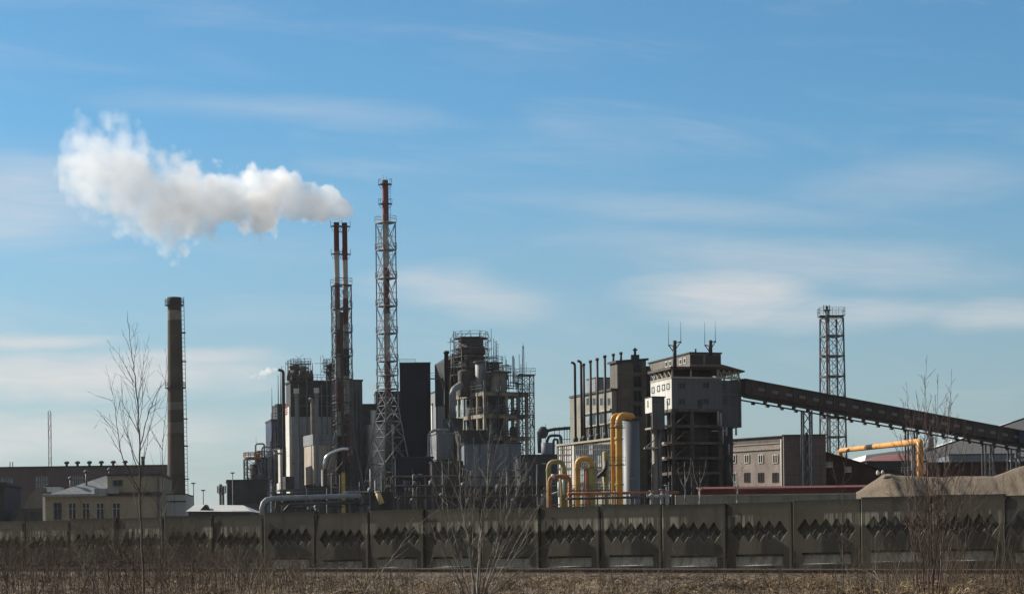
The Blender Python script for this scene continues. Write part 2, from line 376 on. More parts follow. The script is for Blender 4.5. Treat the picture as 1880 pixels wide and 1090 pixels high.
# railway: ballast, sleepers, rails
RA = Vector((17.6, 78, 0)); RD = Vector((-33.3, 20, 0)).normalized(); RN = Vector((RD.y, -RD.x, 0))   # RN points away from the camera
if RN.y < 0: RN = -RN
def rl(s, off, dz=0): p = RA + RD * s + RN * off; return Vector((p.x, p.y, railz(p.x) + dz))
m = MB()
S0, S1 = -30, 75
for a in range(S0, S1, 3):
    b = a + 3
    m.hexa([rl(a, -1.6, -.5), rl(b, -1.6, -.5), rl(b, 3.0, -.5), rl(a, 3.0, -.5), rl(a, -1.2, -.16), rl(b, -1.2, -.16), rl(b, 2.6, -.16), rl(a, 2.6, -.16)])
mat('ballast', (.10, .085, .07), rough=1, var=.5, scale=7, bump=1)
m.build('ballast_bed', MT['ballast'], kind='structure')
t = thing('railway_track', 'rusty railway track running in front of the concrete fence', 'railway track', rl(20, .7, -.2))
for off in (0, 1.5):
    m = MB(); mt = MB()
    for a in range(S0, S1, 3):
        p, q = rl(a, off), rl(a + 3, off)
        m.beam(p - Vector((0, 0, .16)), q - Vector((0, 0, .16)), .14, .03); m.beam(p - Vector((0, 0, .09)), q - Vector((0, 0, .09)), .03, .12)
        m.beam(p - Vector((0, 0, .032)), q - Vector((0, 0, .032)), .075, .045); mt.beam(p - Vector((0, 0, .004)), q - Vector((0, 0, .004)), .066, .014)
    r_ = m.build('rail', MT['railrust'], t); mt.build('running_surface', MT['railtop'], r_)
m = MB(); a = S0
while a < S1:
    m.hexa([rl(a, -.6, -.3), rl(a + .24, -.6, -.3), rl(a + .24, 2.1, -.3), rl(a, 2.1, -.3), rl(a, -.6, -.172), rl(a + .24, -.6, -.172), rl(a + .24, 2.1, -.172), rl(a, 2.1, -.172)])
    a += .62
m.build('sleepers', MT['sleeper'], t, kind='stuff')

# ---------------------------------------------------------------- concrete fence, one panel mesh repeated
FA = Vector((19.46, 86, 0)); FB = Vector((-19.6, 108.1, 0)); FD = (FB - FA) / 15; PW = FD.length; PH = 2.77; PB = -.45
def relief(x, z):     # x 0..PW from the right end, z 0..PH ; returns how far the face is set back
    d = 0.0
    # five overlapping lozenges
    for k in range(5):
        cx = PW / 2 + (k - 2) * .47; q = abs(x - cx) / .34 + abs(z - 1.56) / .45
        if q < 1: d = max(d, .15 * min(1, (1 - q) * 6))
    for k in range(5):   # raised smaller lozenges set in them, lower
        cx = PW / 2 + (k - 2) * .47; q = abs(x - cx) / .215 + abs(z - 1.40) / .27
        if q < 1 and d > 0: d = max(0.015, d - .13 * min(1, (1 - q) * 3.5))
        if q < .55 and d > 0: d = max(d, .07)
    if .42 < x < PW - .42 and .14 < z < .60:     # low inset whose back leans outward to the foot
        d = max(d, .05 + .15 * (z - .10) / .44) if z < .54 else max(d, .20)
    e = min(x, PW - x)
    if e < .04: d = max(d, .02)
    return d
nx, nz = 110, 100
m = MB(); ux = FD.normalized(); un = Vector((-ux.y, ux.x, 0))
if un.y > 0: un = -un           # towards the camera
fx = [PW * i / nx for i in range(nx + 1)]; fz = [PH * j / nz for j in range(nz + 1)]
fx[0] += .012; fx[-1] -= .012
vs = [ux * x + un * (-relief(min(max(x, 0), PW), z)) + Vector((0, 0, z)) for z in fz for x in fx]
fs = [(j * (nx + 1) + i, (j + 1) * (nx + 1) + i, (j + 1) * (nx + 1) + i + 1, j * (nx + 1) + i + 1) for j in range(nz) for i in range(nx)]
m.add(vs, fs)
T_ = .26; a = ux * fx[0]; b = ux * fx[-1]; bk = -un * T_; up = Vector((0, 0, PH)); e_ = -un * .05
dn = Vector((0, 0, -.6))
m.add([a + e_, b + e_, b + bk, a + bk, a + e_ + up, b + e_ + up, b + bk + up, a + bk + up], [(4, 5, 6, 7), (1, 2, 6, 5), (3, 0, 4, 7), (2, 3, 7, 6)])
m.hexa([a + dn, b + dn, b + bk + dn, a + bk + dn, a, b, b + bk, a + bk])
def fencemat():
    g = bpy.data.materials.new('fence_concrete'); g.use_nodes = True; nt = g.node_tree; bs = nt.nodes['Principled BSDF']; bs.inputs['Roughness'].default_value = .95
    ge = nd(nt, 'ShaderNodeNewGeometry'); P = ge.outputs['Position']
    def nz_(sc_, stretch, det=6.0, rough=.65):
        mp = nd(nt, 'ShaderNodeMapping'); mp.inputs['Scale'].default_value = (1, 1, stretch); nt.links.new(P, mp.inputs[0])
        n = nd(nt, 'ShaderNodeTexNoise', i_Scale=sc_, i_Detail=det, i_Roughness=rough); nt.links.new(mp.outputs[0], n.inputs[0]); return n.outputs[0]
    def rg(x, a, b, c=0., d=1.): r = nd(nt, 'ShaderNodeMapRange', i_1=a, i_2=b, i_3=c, i_4=d); nt.links.new(x, r.inputs[0]); return r.outputs[0]
    oi = nd(nt, 'ShaderNodeObjectInfo'); big = nz_(.35, 1); fine = nz_(5, 1); st = nz_(2.2, .07); drip = nz_(7.0, .03); patch = nz_(.25, .3, 2.0)
    c = mixc(nt, rg(big, .35, .65), (.092, .084, .068), (.155, .142, .118))
    c = mixc(nt, rg(fine, .3, .7, 0, .5), c, (.085, .07, .048))
    c = mixc(nt, rg(st, .5, .7, 0, .75), c, (.055, .045, .028))
    sp = nd(nt, 'ShaderNodeSeparateXYZ'); nt.links.new(P, sp.inputs[0]); z = sp.outputs[2]
    # pale lime drips from the coping, only on some stretches
    dz = rg(mth(nt, 'ADD', z, mth(nt, 'MULTIPLY', drip, .9)), 2.15, 2.25)
    dm = mth(nt, 'MULTIPLY', mth(nt, 'MULTIPLY', rg(drip, .47, .55), dz), rg(patch, .42, .52))
    dm = mth(nt, 'MULTIPLY', dm, rg(z, 2.25, 2.15))
    c = mixc(nt, mth(nt, 'MULTIPLY', dm, .8), c, (.55, .52, .40))
    # pale foot of the low insets
    ob = nd(nt, 'ShaderNodeTexCoord'); so_ = nd(nt, 'ShaderNodeSeparateXYZ'); nt.links.new(ob.outputs['Object'], so_.inputs[0])
    dia = None          # recess shade painted into the lozenge pockets
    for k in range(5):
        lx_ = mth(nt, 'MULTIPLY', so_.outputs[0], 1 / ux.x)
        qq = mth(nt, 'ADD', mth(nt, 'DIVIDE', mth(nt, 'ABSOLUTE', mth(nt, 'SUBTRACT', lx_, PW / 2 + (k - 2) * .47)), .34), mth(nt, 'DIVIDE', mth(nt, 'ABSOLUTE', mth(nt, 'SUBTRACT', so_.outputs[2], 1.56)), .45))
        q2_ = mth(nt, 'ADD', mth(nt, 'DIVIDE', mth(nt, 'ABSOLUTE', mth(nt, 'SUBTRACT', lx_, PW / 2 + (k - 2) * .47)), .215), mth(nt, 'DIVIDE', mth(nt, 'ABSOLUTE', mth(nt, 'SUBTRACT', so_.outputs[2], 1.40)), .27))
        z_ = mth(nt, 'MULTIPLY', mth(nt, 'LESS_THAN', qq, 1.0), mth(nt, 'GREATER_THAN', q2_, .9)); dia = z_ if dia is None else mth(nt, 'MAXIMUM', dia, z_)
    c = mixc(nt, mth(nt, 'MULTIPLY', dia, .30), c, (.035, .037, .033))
    for k in range(5):      # pale highlights painted where the lower edges catch the sun
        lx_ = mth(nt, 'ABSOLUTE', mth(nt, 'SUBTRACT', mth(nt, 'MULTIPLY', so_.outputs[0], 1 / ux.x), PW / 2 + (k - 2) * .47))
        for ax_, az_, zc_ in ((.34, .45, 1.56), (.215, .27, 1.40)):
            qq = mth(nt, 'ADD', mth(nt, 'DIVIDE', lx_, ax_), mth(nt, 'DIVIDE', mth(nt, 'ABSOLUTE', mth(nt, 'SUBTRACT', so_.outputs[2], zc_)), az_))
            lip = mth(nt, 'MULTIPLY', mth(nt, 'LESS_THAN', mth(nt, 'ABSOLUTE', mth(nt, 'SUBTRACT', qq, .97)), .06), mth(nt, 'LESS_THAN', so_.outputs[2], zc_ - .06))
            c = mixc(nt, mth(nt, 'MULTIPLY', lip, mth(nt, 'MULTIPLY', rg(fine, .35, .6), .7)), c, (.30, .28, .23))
    foot = mth(nt, 'MULTIPLY', rg(so_.outputs[2], .10, .14), rg(so_.outputs[2], .53, .50))
    lx = mth(nt, 'MULTIPLY', so_.outputs[0], 1 / ux.x)
    foot = mth(nt, 'MULTIPLY', foot, mth(nt, 'MULTIPLY', rg(lx, .40, .44), rg(lx, PW - .40, PW - .44)))
    c = mixc(nt, mth(nt, 'MULTIPLY', foot, rg(nz_(3.5, .1), .3, .55, .25, 1.0)), c, (.52, .49, .40))
    c = mixc(nt, mth(nt, 'MULTIPLY', rg(so_.outputs[2], PH - .30, PH - .03), .85), c, (.035, .036, .026))   # coping painted dark to cancel the sun on its top edge
    c = mixc(nt, rg(oi.outputs['Random'], 0, 1, 0, .45), c, mixc(nt, rg(fine, .3, .7), (.065, .056, .038), (.12, .104, .075)))
    nt.links.new(c, bs.inputs['Base Color'])
    bp = nd(nt, 'ShaderNodeBump', i_Strength=.4, i_Distance=.02); nt.links.new(fine, bp.inputs['Height']); nt.links.new(bp.outputs[0], bs.inputs['Normal'])
    MT['fence'] = g; return g
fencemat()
t = thing('concrete_fence', 'long weathered grey concrete panel fence with rows of diamond reliefs behind the rails', 'fence', FA + Vector((0, 0, 0)))
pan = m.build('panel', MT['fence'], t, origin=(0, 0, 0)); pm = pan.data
rnd = random.Random(4)
m = MB(); m.box(-.05, .05, .10, .24, -.5, PH - .12); post_mesh = None
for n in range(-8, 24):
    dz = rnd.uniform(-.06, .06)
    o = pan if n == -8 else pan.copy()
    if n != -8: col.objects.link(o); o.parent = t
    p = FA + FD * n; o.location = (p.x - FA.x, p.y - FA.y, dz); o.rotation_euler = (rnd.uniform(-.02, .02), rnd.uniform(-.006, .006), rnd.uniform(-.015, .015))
    if post_mesh is None:
        po = m.build('post', MT['fence'], t, origin=(0, 0, 0)); post_mesh = po
    else: po = post_mesh.copy(); col.objects.link(po); po.parent = t
    po.location = (p.x - FA.x, p.y - FA.y, dz - .03); po.rotation_euler = (0, 0, math.atan2(FD.y, FD.x))
# ---------------------------------------------------------------- generic builders
def simple(name, label, cat, b, wall, roof='black', rt=.35, ov=.25, group=None):
    t = thing(name, label, cat, b.P(0, 0, 0), group)
    m = MB(); b.full(m, z1=b.zt - rt); m.build('wall', MT[wall], t)
    m = MB(); b.full(m, z0=b.zt - rt, o=ov); m.build('roof', MT[roof], t)
    return t
def lattice(t, C, levels, yaw, leg_r=.12, br=.07, platforms=(), mt='steel', railh=1.1, deck=.25, over=.5, xmode='X', rail=True, horiz=True):
    """square lattice tower; levels [(z, half width)] bottom to top"""
    a = R(yaw); dirs = [Vector((math.cos(a + math.pi / 4 + k * math.pi / 2), math.sin(a + math.pi / 4 + k * math.pi / 2), 0)) * 1.41421 for k in range(4)]
    def cn(k, lv): z, h = lv; p = dirs[k % 4] * h; return Vector((C[0] + p.x, C[1] + p.y, z))
    for k in range(4):
        m = MB()
        for l0, l1 in zip(levels, levels[1:]): m.beam(cn(k, l0), cn(k, l1), leg_r * 2)
        m.build('leg', MT[mt], t)
    m = MB()
    for i, (l0, l1) in enumerate(zip(levels, levels[1:])):
        for k in range(4):
            A, B, c, d = cn(k, l0), cn(k + 1, l0), cn(k, l1), cn(k + 1, l1)
            if horiz: m.beam(c, d, br * 1.2)
            if xmode == 'XH': m.beam(A, d, br); m.beam(B, c, br); m.beam((A + c) / 2, (B + d) / 2, br * .7)
            if xmode == 'X': m.beam(A, d, br); m.beam(B, c, br)
            elif xmode == 'K': mid = (c + d) / 2; m.beam(A, mid, br); m.beam(B, mid, br)
            elif xmode == 'D':   # diamond
                ml, mr = (A + c) / 2, (B + d) / 2; mb_, mt_ = (A + B) / 2, (c + d) / 2
                for p, q in ((ml, mb_), (mb_, mr), (mr, mt_), (mt_, ml)): m.beam(p, q, br)
                m.beam(ml, mr, br * .6)
    m.build('bracing', MT[mt], t)
    for z in platforms:
        h = levels[-1][1]
        for l0, l1 in zip(levels, levels[1:]):
            if l0[0] <= z <= l1[0]: h = l0[1] + (l1[1] - l0[1]) * (z - l0[0]) / (l1[0] - l0[0])
        h += over; m = MB(); cs = [cn(k, (z, h)) for k in range(4)]; ct = [c + Vector((0, 0, deck)) for c in cs]
        if h > 1.5: 
            hi = h * .45; ci = [cn(k, (z, hi)) for k in range(4)]; cit = [c + Vector((0, 0, deck)) for c in ci]
            for k in range(4):
                j = (k + 1) % 4; m.hexa([cs[k], cs[j], ci[j], ci[k], ct[k], ct[j], cit[j], cit[k]])
        else: m.hexa(cs + ct)
        pl = m.build('platform', MT[mt], t)
        if rail: m = MB(); m.rail(ct, railh, br * .8, True); m.build('railing', MT[mt], pl)
def ladder(t, p, z0, z1, d=(1, 0), w=.5, mt='steel', th=.05, cage=True, par=None):
    m = MB(); dx = Vector((d[0], d[1], 0)).normalized() * w / 2; p = Vector(p)
    a = Vector((p.x, p.y, z0)); b = Vector((p.x, p.y, z1))
    m.beam(a - dx, b - dx, th); m.beam(a + dx, b + dx, th)
    z = z0
    while z < z1: q = Vector((p.x, p.y, z)); m.beam(q - dx, q + dx, th * .8); z += .6
    if cage:
        z = z0
        while z < z1:
            q = Vector((p.x, p.y, z)); n = Vector((-dx.y, dx.x, 0)) * 1.8
            if n.y > 0: n = -n
            m.beam(q - dx, q - dx * .8 + n, th * .7); m.beam(q - dx * .8 + n, q + dx * .8 + n, th * .7); m.beam(q + dx * .8 + n, q + dx, th * .7); z += 1.4
    return m.build('ladder', MT[mt], par or t)
def vessel(name, label, cat, px, y0, y1, wpx, D, mt, dome=.3, rings=(), ringo=.9, zb=None, group=None, n=24, rm='steel', pole=True):
    """upright vessel from y1 (top) down to y0 with railed ring decks at the given picture heights"""
    P = pt(px, (y0 + y1) / 2, D); s = D / F; r = wpx * s / 2; zt = pt(px, y1, D).z; zb = pt(px, y0, D).z if zb is None else zb
    t = thing(name, label, cat, (P.x, P.y, zb), group)
    dh = r * dome; prof = [(r * .96, 0), (r, .2), (r, zt - zb - dh)] + [(r * math.cos(a), zt - zb - dh + dh * math.sin(a)) for a in (R(20), R(40), R(60), R(78))]
    m = MB(); m.rev((P.x, P.y, zb), prof, n); m.build('shell', MT[mt], t)
    for y in rings:
        z = pt(px, y, D).z; m = MB(); ro = r + ringo
        m.rev((P.x, P.y, z), [(r * .9, 0), (ro, 0), (ro, .14), (r * .9, .14)], n, False)
        d = m.build('platform', MT[rm], t)
        m = MB(); k = 12; m.rail([(P.x + ro * math.cos(i * 2 * math.pi / k), P.y + ro * math.sin(i * 2 * math.pi / k), z + .14) for i in range(k)], 1.1, .06, True, 1.2)
        m.build('railing', MT[rm], d)
    return t, P, r, zt, zb
def scaffold(t, P, r, z0, z1, n=9, dz=2.0, mt='steel', par=None, th=.07, jit=.6, seed=1):
    rn = random.Random(seed); m = MB(); lv = []; z = z0
    while z <= z1: lv.append(z); z += dz
    angs = [2 * math.pi * i / n for i in range(n)]
    for a in angs:
        top = z1 + rn.uniform(-jit, jit * 2); rr = r + rn.uniform(0, .3)
        x, y = P.x + rr * math.cos(a), P.y + rr * math.sin(a); m.beam((x, y, z0), (x, y, top), th)
        for zz in lv:
            if rn.random() < .75:
                a2 = a + 2 * math.pi / n; m.beam((x, y, zz), (P.x + r * math.cos(a2), P.y + r * math.sin(a2), zz), th)
            if rn.random() < .4: m.beam((x, y, zz), (P.x + (r + rn.uniform(.6, 2)) * math.cos(a), P.y + r * math.sin(a), zz), th)
            if rn.random() < .35: m.beam((x, y, zz), (P.x + r * math.cos(a + 2 * math.pi / n), P.y + r * math.sin(a + 2 * math.pi / n), zz + dz), th * .8)
    return m.build('scaffolding', MT[mt], t if par is None else par)

# ================================================================ LEFT SIDE
# long brown hall
b = Blk(-30, -30, 304, 857, 520, -2.2, wl=8)
t = simple('factory_hall', 'long dark brown factory hall with small mushroom vents on its flat roof at far left', 'factory hall', b, 'brownhall', 'black', .4, .3)
for px in (115, 135, 157, 179, 201, 223):
    f, z = b.onf(px, 853); p = b.P(f, 4, b.zt); m = MB(); m.rev(p, [(.3, 0), (.3, .6), (.6, .75), (.68, 1.05), (.4, 1.3)], 12); m.build('roof_vent', MT['slate'], t)
f, z = b.onf(253, 850); p = b.P(f, 6, b.zt); m = MB(); m.rev(p, [(.42, 0), (.42, 1.9), (.6, 2.0), (.5, 2.3)], 12); m.build('roof_vent', MT['slate'], t, label='thicker stub vent at the right end')
for px in (6, 11): 
    f, z = b.onf(px, 853); p = b.P(f, 6, b.zt); m = MB(); m.tube(p, p + Vector((0, 0, 1.5)), .12, .12, 6); m.build('roof_pole', MT['steel'], t)
for px, py, wp, hp in ((13, 895, 20, 34), (77, 885, 21, 20), (143, 882, 20, 16), (210, 880, 18, 10)):
    f, z = b.onf(px, py); s = b.m; g = window_at(b, 'f', f, z, wp * s, hp * s, t, MT['steel'], MT['paleglass'], mull=4, tr=.5, proud=.15, ft=.3)
# far lattice mast
P = pt(92, 850, 900); t = thing('radio_mast', 'thin pale red and white radio mast standing far behind the brown hall', 'mast', (P.x, P.y, 0))
z1 = pt(92, 755, 900).z; zs = [z1 * i / 14 for i in range(15)]
MT['mastpaint'] = bandmat('mastpaint', [0, 38, 45, 52, 59], [(.5, .5, .5), (.4, .25, .24), (.5, .5, .5), (.4, .25, .24), (.5, .5, .5)], grime=.1)
lattice(t, (P.x, P.y), [(z, .55) for z in zs], 10, .12, .09, (), 'mastpaint')
m = MB(); m.tube((P.x, P.y, z1), (P.x, P.y, z1 + 1), .1, .05, 6); m.build('tip', MT['mastpaint'], t)
# arched tan hangar
A = pt(30, 935, 270); s = 270 / F
t = thing('arched_hangar', 'low tan arched hangar with rounded roof beside the yellow building', 'hangar', (A.x + 2.5, 270, 0))
m = MB(); x0 = A.x; wd = 95 * s; hh = pt(60, 893, 270).z
prof = [(x0 + wd / 2 - wd / 2 * math.cos(math.pi * i / 14), hh * math.sin(math.pi * i / 14) ** .8) for i in range(15)]
m.prism(prof, 270, 295); m.build('shell', MT['tanhangar'], t)
m = MB(); m.box(x0 + wd * .4, x0 + wd * .6, 269.9, 270.05, 0, hh * .6); m.build('door', MT['black'], t)
# dark shed at the frame edge
b = Blk(-40, 6, 30, 935, 240, 60, wl=20)
b = Blk(-60, -40, 8, 885, 250, 4, wl=12); simple('shed', 'nearly black shed cut by the left edge of the picture', 'shed', b, 'black')
b = Blk(30, 30, 78, 933, 248, 4, wl=8); simple('shed', 'low dark grey shed in front of the tan hangar', 'shed', b, 'slate')
# yellow office building
b = Blk(79, 83, 296, 907, 230, 3, wl=16)
t = thing('office_building', 'yellow plastered low building with a grey tin roof, left of the brick chimney', 'building', b.P(0, 0, 0))
m = MB(); b.full(m, z1=b.zt - .25); m.build('wall', MT['yellowwall'], t)
m = MB(); b.box(m, -.35, b.onf(197, 905)[0], -.45, b.wl, b.zt - .249, b.zt); m.build('cornice', MT['tinroof'], t)
f0 = b.onf(197, 890)[0]; zt2 = pt(197, 873, 230).z
m = MB(); b.box(m, f0, b.wf - .1, .05, 12, b.zt - .25, zt2); up_ = m.build('upper_storey', MT['yellowwall'], t)
m = MB(); b.box(m, f0 - .1, b.wf + .1, -.1, 12.2, zt2, zt2 + .18); m.build('roof', MT['slate'], up_)
m = MB(); b.box(m, f0 - .05, b.wf + .12, -.22, .3, b.zt - .249, b.zt + .12); m.build('string_course', MT['brownsteel'], up_)
# lean-to tin roof: rises to the right
m = MB(); fa = b.onf(92, 906)[0]; fb = b.onf(182, 872)[0]; fc = b.onf(197, 868)[0]; z0 = b.zt + .002; za = pt(182, 872, 230).z
zc = pt(190, 869, 230).z
m.add([b.P(fa, -.3, z0), b.P(f0, -.3, z0), b.P(f0 - .3, 3.5, zc), b.P(fa + 4.5, 9, z0 + .6), b.P(f0, 9, zc), b.P(fb, 3.5, za)],
      [(0, 1, 2, 5), (0, 5, 3), (5, 2, 4, 3), (1, 4, 2)]); m.build('tin_roof', MT['tinroof'], t)
m = MB(); b.box(m, f0 - 1.3, f0 + 1.3, -.5, 1.2, b.zt + .01, b.zt + .55); m.build('canopy', MT['tinroof'], t)
for px in (106, 133, 158, 184, 214): window(b, 'f', px, 938, 12 * b.m, 29 * b.m, t, MT['concrete'] if px > 120 else MT['steel'], mull=1, tr=.65)
window_at(b, 'f', b.onf(216, 886)[0], pt(216, 886, 230).z, .85, .5, up_, MT['steel'], mull=1)
for px, y0, y1 in ((155, 900, 866), (126, 905, 878), (198, 873, 862)):
    f, z = b.onf(px, y0); p = b.P(f, 1.5, z); m = MB(); h = (y0 - y1) * b.m; m.tube(p, p + Vector((0, 0, h)), .11, .11, 8); m.rev(p + Vector((0, 0, h)), [(.25, 0), (.28, .15), (.05, .3)], 8); m.build('flue_pipe', MT['steel'], t)
m = MB(); p = b.P(b.wf - .3, -.12, 0); m.tube(p, (p.x, p.y, zt2), .07, .07, 8); m.build('drainpipe', MT['steel'], t)
b = Blk(83, 86, 111, 891, 242, 6, wl=4); t = simple('penthouse', 'small white flat box structure behind the tin roof', 'building', b, 'whiteclad', 'slate', .12, .1)
b = Blk(75, 78, 90, 903, 241, 6, wl=4); simple('small_annex', 'tiny pale annex at the left end of the yellow building', 'building', b, 'whiteclad', 'slate', .12, .1)
# pale outbuildings
b = Blk(294, 298, 342, 906, 236, 3, wl=8); t = simple('outbuilding', 'pale grey box building right of the yellow building', 'building', b, 'paleroof', 'slate', .1, .05)
m = MB(); f, z = b.onf(320, 921); b.box(m, 0, b.wf, -.08, .05, z, z + .12); m.build('band', MT['slate'], t)
A = pt(341, 938, 200); B = pt(462, 938, 200); rt_ = pt(370, 922, 200); s = .05
t = thing('low_store', 'long low store with pale grey sheet roof just behind the fence', 'building', ((A.x + B.x) / 2, 205, 0))
m = MB(); m.box(A.x + .2, B.x - .2, 200.3, 212, 0, A.z - .02); m.build('wall', MT['dullclad'], t)
m = MB(); m.add([(A.x, 200, A.z), (B.x, 200, A.z - .1), (pt(432, 924, 200).x, 206, pt(432, 924, 200).z), (A.x, 206, rt_.z), (A.x, 213, A.z), (B.x, 213, A.z - .1)],
    [(0, 1, 2, 3), (3, 2, 5, 4), (1, 5, 2), (0, 3, 4)]); m.build('roof', MT['paleroof'], t)
p = pt(378, 934, 201.5); m = MB(); m.add([(p.x - .55, p.y - .5, p.z - .2), (p.x + .55, p.y - .5, p.z - .2), (p.x, p.y - .5, p.z + .42), (p.x, p.y + 1.5, p.z + .42)], [(0, 1, 2), (1, 3, 2), (0, 2, 3)]); m.build('dormer', MT['black'], t)
# brick chimney
D = 440; P = pt(324, 905, D); zt = pt(320, 546, D).z; s = D / F
bz = lambda y: pt(320, y, D).z
MT['chim'] = bandmat('chim', [0, bz(870), bz(795), bz(775), bz(752), bz(738), bz(588), bz(571)],
   [(.06, .043, .033), (.075, .06, .043), (.12, .108, .085), (.06, .05, .038), (.15, .138, .11), (.07, .06, .044), (.19, .175, .145), (.05, .038, .033)], rough=.95, grime=.55, scale=.35)
t = thing('brick_chimney', 'tall round brown brick chimney with faded pale bands and a ladder', 'chimney', (P.x, P.y, 0))
m = MB(); m.rev((P.x, P.y, 0), [(18.5 * s, 0), (17 * s, 8)] + [((17 - 5 * (i / 10)) * s, 8 + (zt - 9.2) * i / 10) for i in range(11)] + [(12.6 * s, zt - 1), (12.6 * s, zt)], 40); m.build('shaft', MT['chim'], t)
for y in (561, 713):
    z = bz(y); r = (12 + 5 * (1 - z / zt)) * s; m = MB(); m.rev((P.x, P.y, z), [(r * .95, 0), (r + .55, 0), (r + .55, .15), (r * .95, .15)], 32, False); g = m.build('gallery_ring', MT['black'], t)
    m = MB(); m.rail([(P.x + (r + .5) * math.cos(i * math.pi / 7), P.y + (r + .5) * math.sin(i * math.pi / 7), z + .15) for i in range(14)], 1.1, .07, True, 3); m.build('railing', MT['black'], g)
m = MB(); a0 = R(-12); rr = lambda z: (12 + 5 * (1 - z / zt)) * s + .15; z = 8
ca, sa = math.cos(a0), math.sin(a0)
for o in (0, .6): m.beam((P.x + (rr(5) + o) * ca, P.y + (rr(5) + o) * sa, 5), (P.x + (rr(zt) + o) * ca, P.y + (rr(zt) + o) * sa, zt), .1)
while z < zt: m.beam((P.x + rr(z) * ca, P.y + rr(z) * sa, z), (P.x + (rr(z) + .6) * ca, P.y + (rr(z) + .6) * sa, z), .08); z += .9
m.build('ladder', MT['steel'], t)
for y in (612, 665, 770, 820, 880):
    z = bz(y); m = MB(); m.rev((P.x + (rr(z) + .35) * ca, P.y + (rr(z) + .35) * sa, z), [(.5, 0), (.5, .2)], 8); m.build('ladder_landing', MT['black'], t)
# dark box with gear at its left
b = Blk(413, 417, 491, 880, 380, 8, wl=12); t = simple('plant_room', 'dark slate box building behind the low store, right of the chimney', 'building', b, 'slate', 'black', .25, .15)
for i, (px, y0, y1, wp) in enumerate(((405, 935, 888, 6), (409.5, 935, 893, 5))):
    vessel('filter_vessel', ('slim grey vessel at the left end of the dark box building', 'shorter grey vessel touching the dark box building')[i], 'vessel', px, y0, y1, wp, 379 - i * 2, 'steel', .3, (905,), .3, zb=0, n=12)
b = Blk(440, 442, 490, 922, 300, 5, wl=6); simple('pump_house', 'low pale grey pump house below the dark box building', 'building', b, 'dullclad', 'slate', .15, .1)
# far lamp masts near the chimney
for i, (px, y1) in enumerate(((355, 887), (373, 900), (427, 868))):
    P = pt(px, y1, 330); t = thing('lamp_mast', ('thin lamp mast just right of the brick chimney', 'short pole right of the thin lamp mast', 'thin tall pole in front of the dark box building')[i], 'pole', (P.x, P.y, 0))
    m = MB(); m.tube((P.x, P.y, 0), P, .12, .07, 6); m.build('pole', MT['steel'], t); m = MB(); m.box(P.x - .3, P.x + .3, P.y - .15, P.y + .15, P.z - .05, P.z + .12); m.build('lamp_head', MT['steel'], t)
# ================================================================ BOILER HOUSE CLUSTER
# ring topped rack tower and pipe tower at the far left of the cluster
P = pt(464, 880, 392); s = .098
t = thing('tank_rack', 'open steel rack tower with a rusty orange railed ring on top', 'steel tower', (P.x, P.y, 0))
lattice(t, (P.x, P.y), [(pt(464, y, 392).z, 1.25) for y in (935, 915, 895, 878, 860, 843)], 20, .14, .09, (), 'steel')
z = pt(464, 842, 392).z; m = MB(); m.rev((P.x, P.y, z), [(.3, 0), (1.6, 0), (1.62, .3), (1.5, .32)], 20, False); m.build('ring', MT['orangepipe'], t)
m = MB(); m.rail([(P.x + 1.62 * math.cos(i * math.pi / 5), P.y + 1.62 * math.sin(i * math.pi / 5), z + .32) for i in range(10)], .8, .1, True, 1.2); m.build('railing', MT['orangepipe'], t)
m = MB(); m.rev((P.x + .2, P.y, 4), [(.7, 0), (.7, z - 5)], 12); m.build('column', MT['rustsoot'], t)
P = pt(489, 880, 396)
t = thing('pipe_tower', 'crowded steel pipe tower with a pale column right of the ring rack', 'steel tower', (P.x, P.y, 0))
lattice(t, (P.x, P.y), [(pt(489, y, 396).z, 1.5) for y in (935, 905, 885, 865, 845, 828)], 15, .14, .09, [pt(489, y, 396).z for y in (880, 860, 842)], 'steel', over=.3)
m = MB(); m.rev((P.x - .3, P.y - .2, 3), [(.9, 0), (.95, .3), (.95, pt(489, 832, 396).z - 4)], 14); m.build('column', MT['galv'], t)
m = MB()
for k in range(4):
    x = P.x - 1.7 + k * 1.15; z = pt(489, 815 + k * 6, 396).z
    m.pipe([(x, P.y - 1.7, 2), (x, P.y - 1.7, z), (x + 1.6, P.y - 1.7, z), (x + 1.6, P.y - 1.7, z - 6)], .17)
m.build('pipework', MT['galv'], t)
P = pt(470, 803, 400); t = thing('lightning_rod', 'thin lightning rod rising above the ring topped rack', 'rod', (P.x, P.y, 0)); m = MB(); m.tube((P.x, P.y, 0), P, .09, .03, 6); m.build('rod', MT['steel'], t)
# dark stepped annexe
b = Blk(494, 498, 524, 769, 408, 14, wl=8); t = simple('stepped_annex', 'dark blue narrow annexe with pipes on its face, left of the boiler house', 'building', b, 'navy', 'black', .3, .1)
rn = random.Random(3); m = MB()
for k in range(26):
    f = rn.uniform(-.2, b.wf); z0 = rn.uniform(4, b.zt - 4); h = rn.uniform(1.5, 7)
    if rn.random() < .6: m.beam(b.P(f, -.3, z0), b.P(f, -.3, min(b.zt, z0 + h)), rn.uniform(.1, .28))
    else: m.beam(b.P(f, -.4, z0), b.P(min(b.wf, f + rn.uniform(.6, 2)), -.4, z0), rn.uniform(.1, .25))
m.build('pipework', MT['steel'], t)
m = MB(); z = b.zt
m.rail([b.P(0, 0, z), b.P(b.wf, 0, z)], 1.1, .07); m.build('railing', MT['steel'], t)
p = b.P(.3, 1, z); m = MB(); m.tube(p, p + Vector((0, 0, 6)), .1, .04, 6); m.build('lightning_rod', MT['steel'], t)
p = b.P(1.3, 1, z); ladder(t, (p.x, p.y - .5, 0), z, z + 3, th=.08, cage=False)
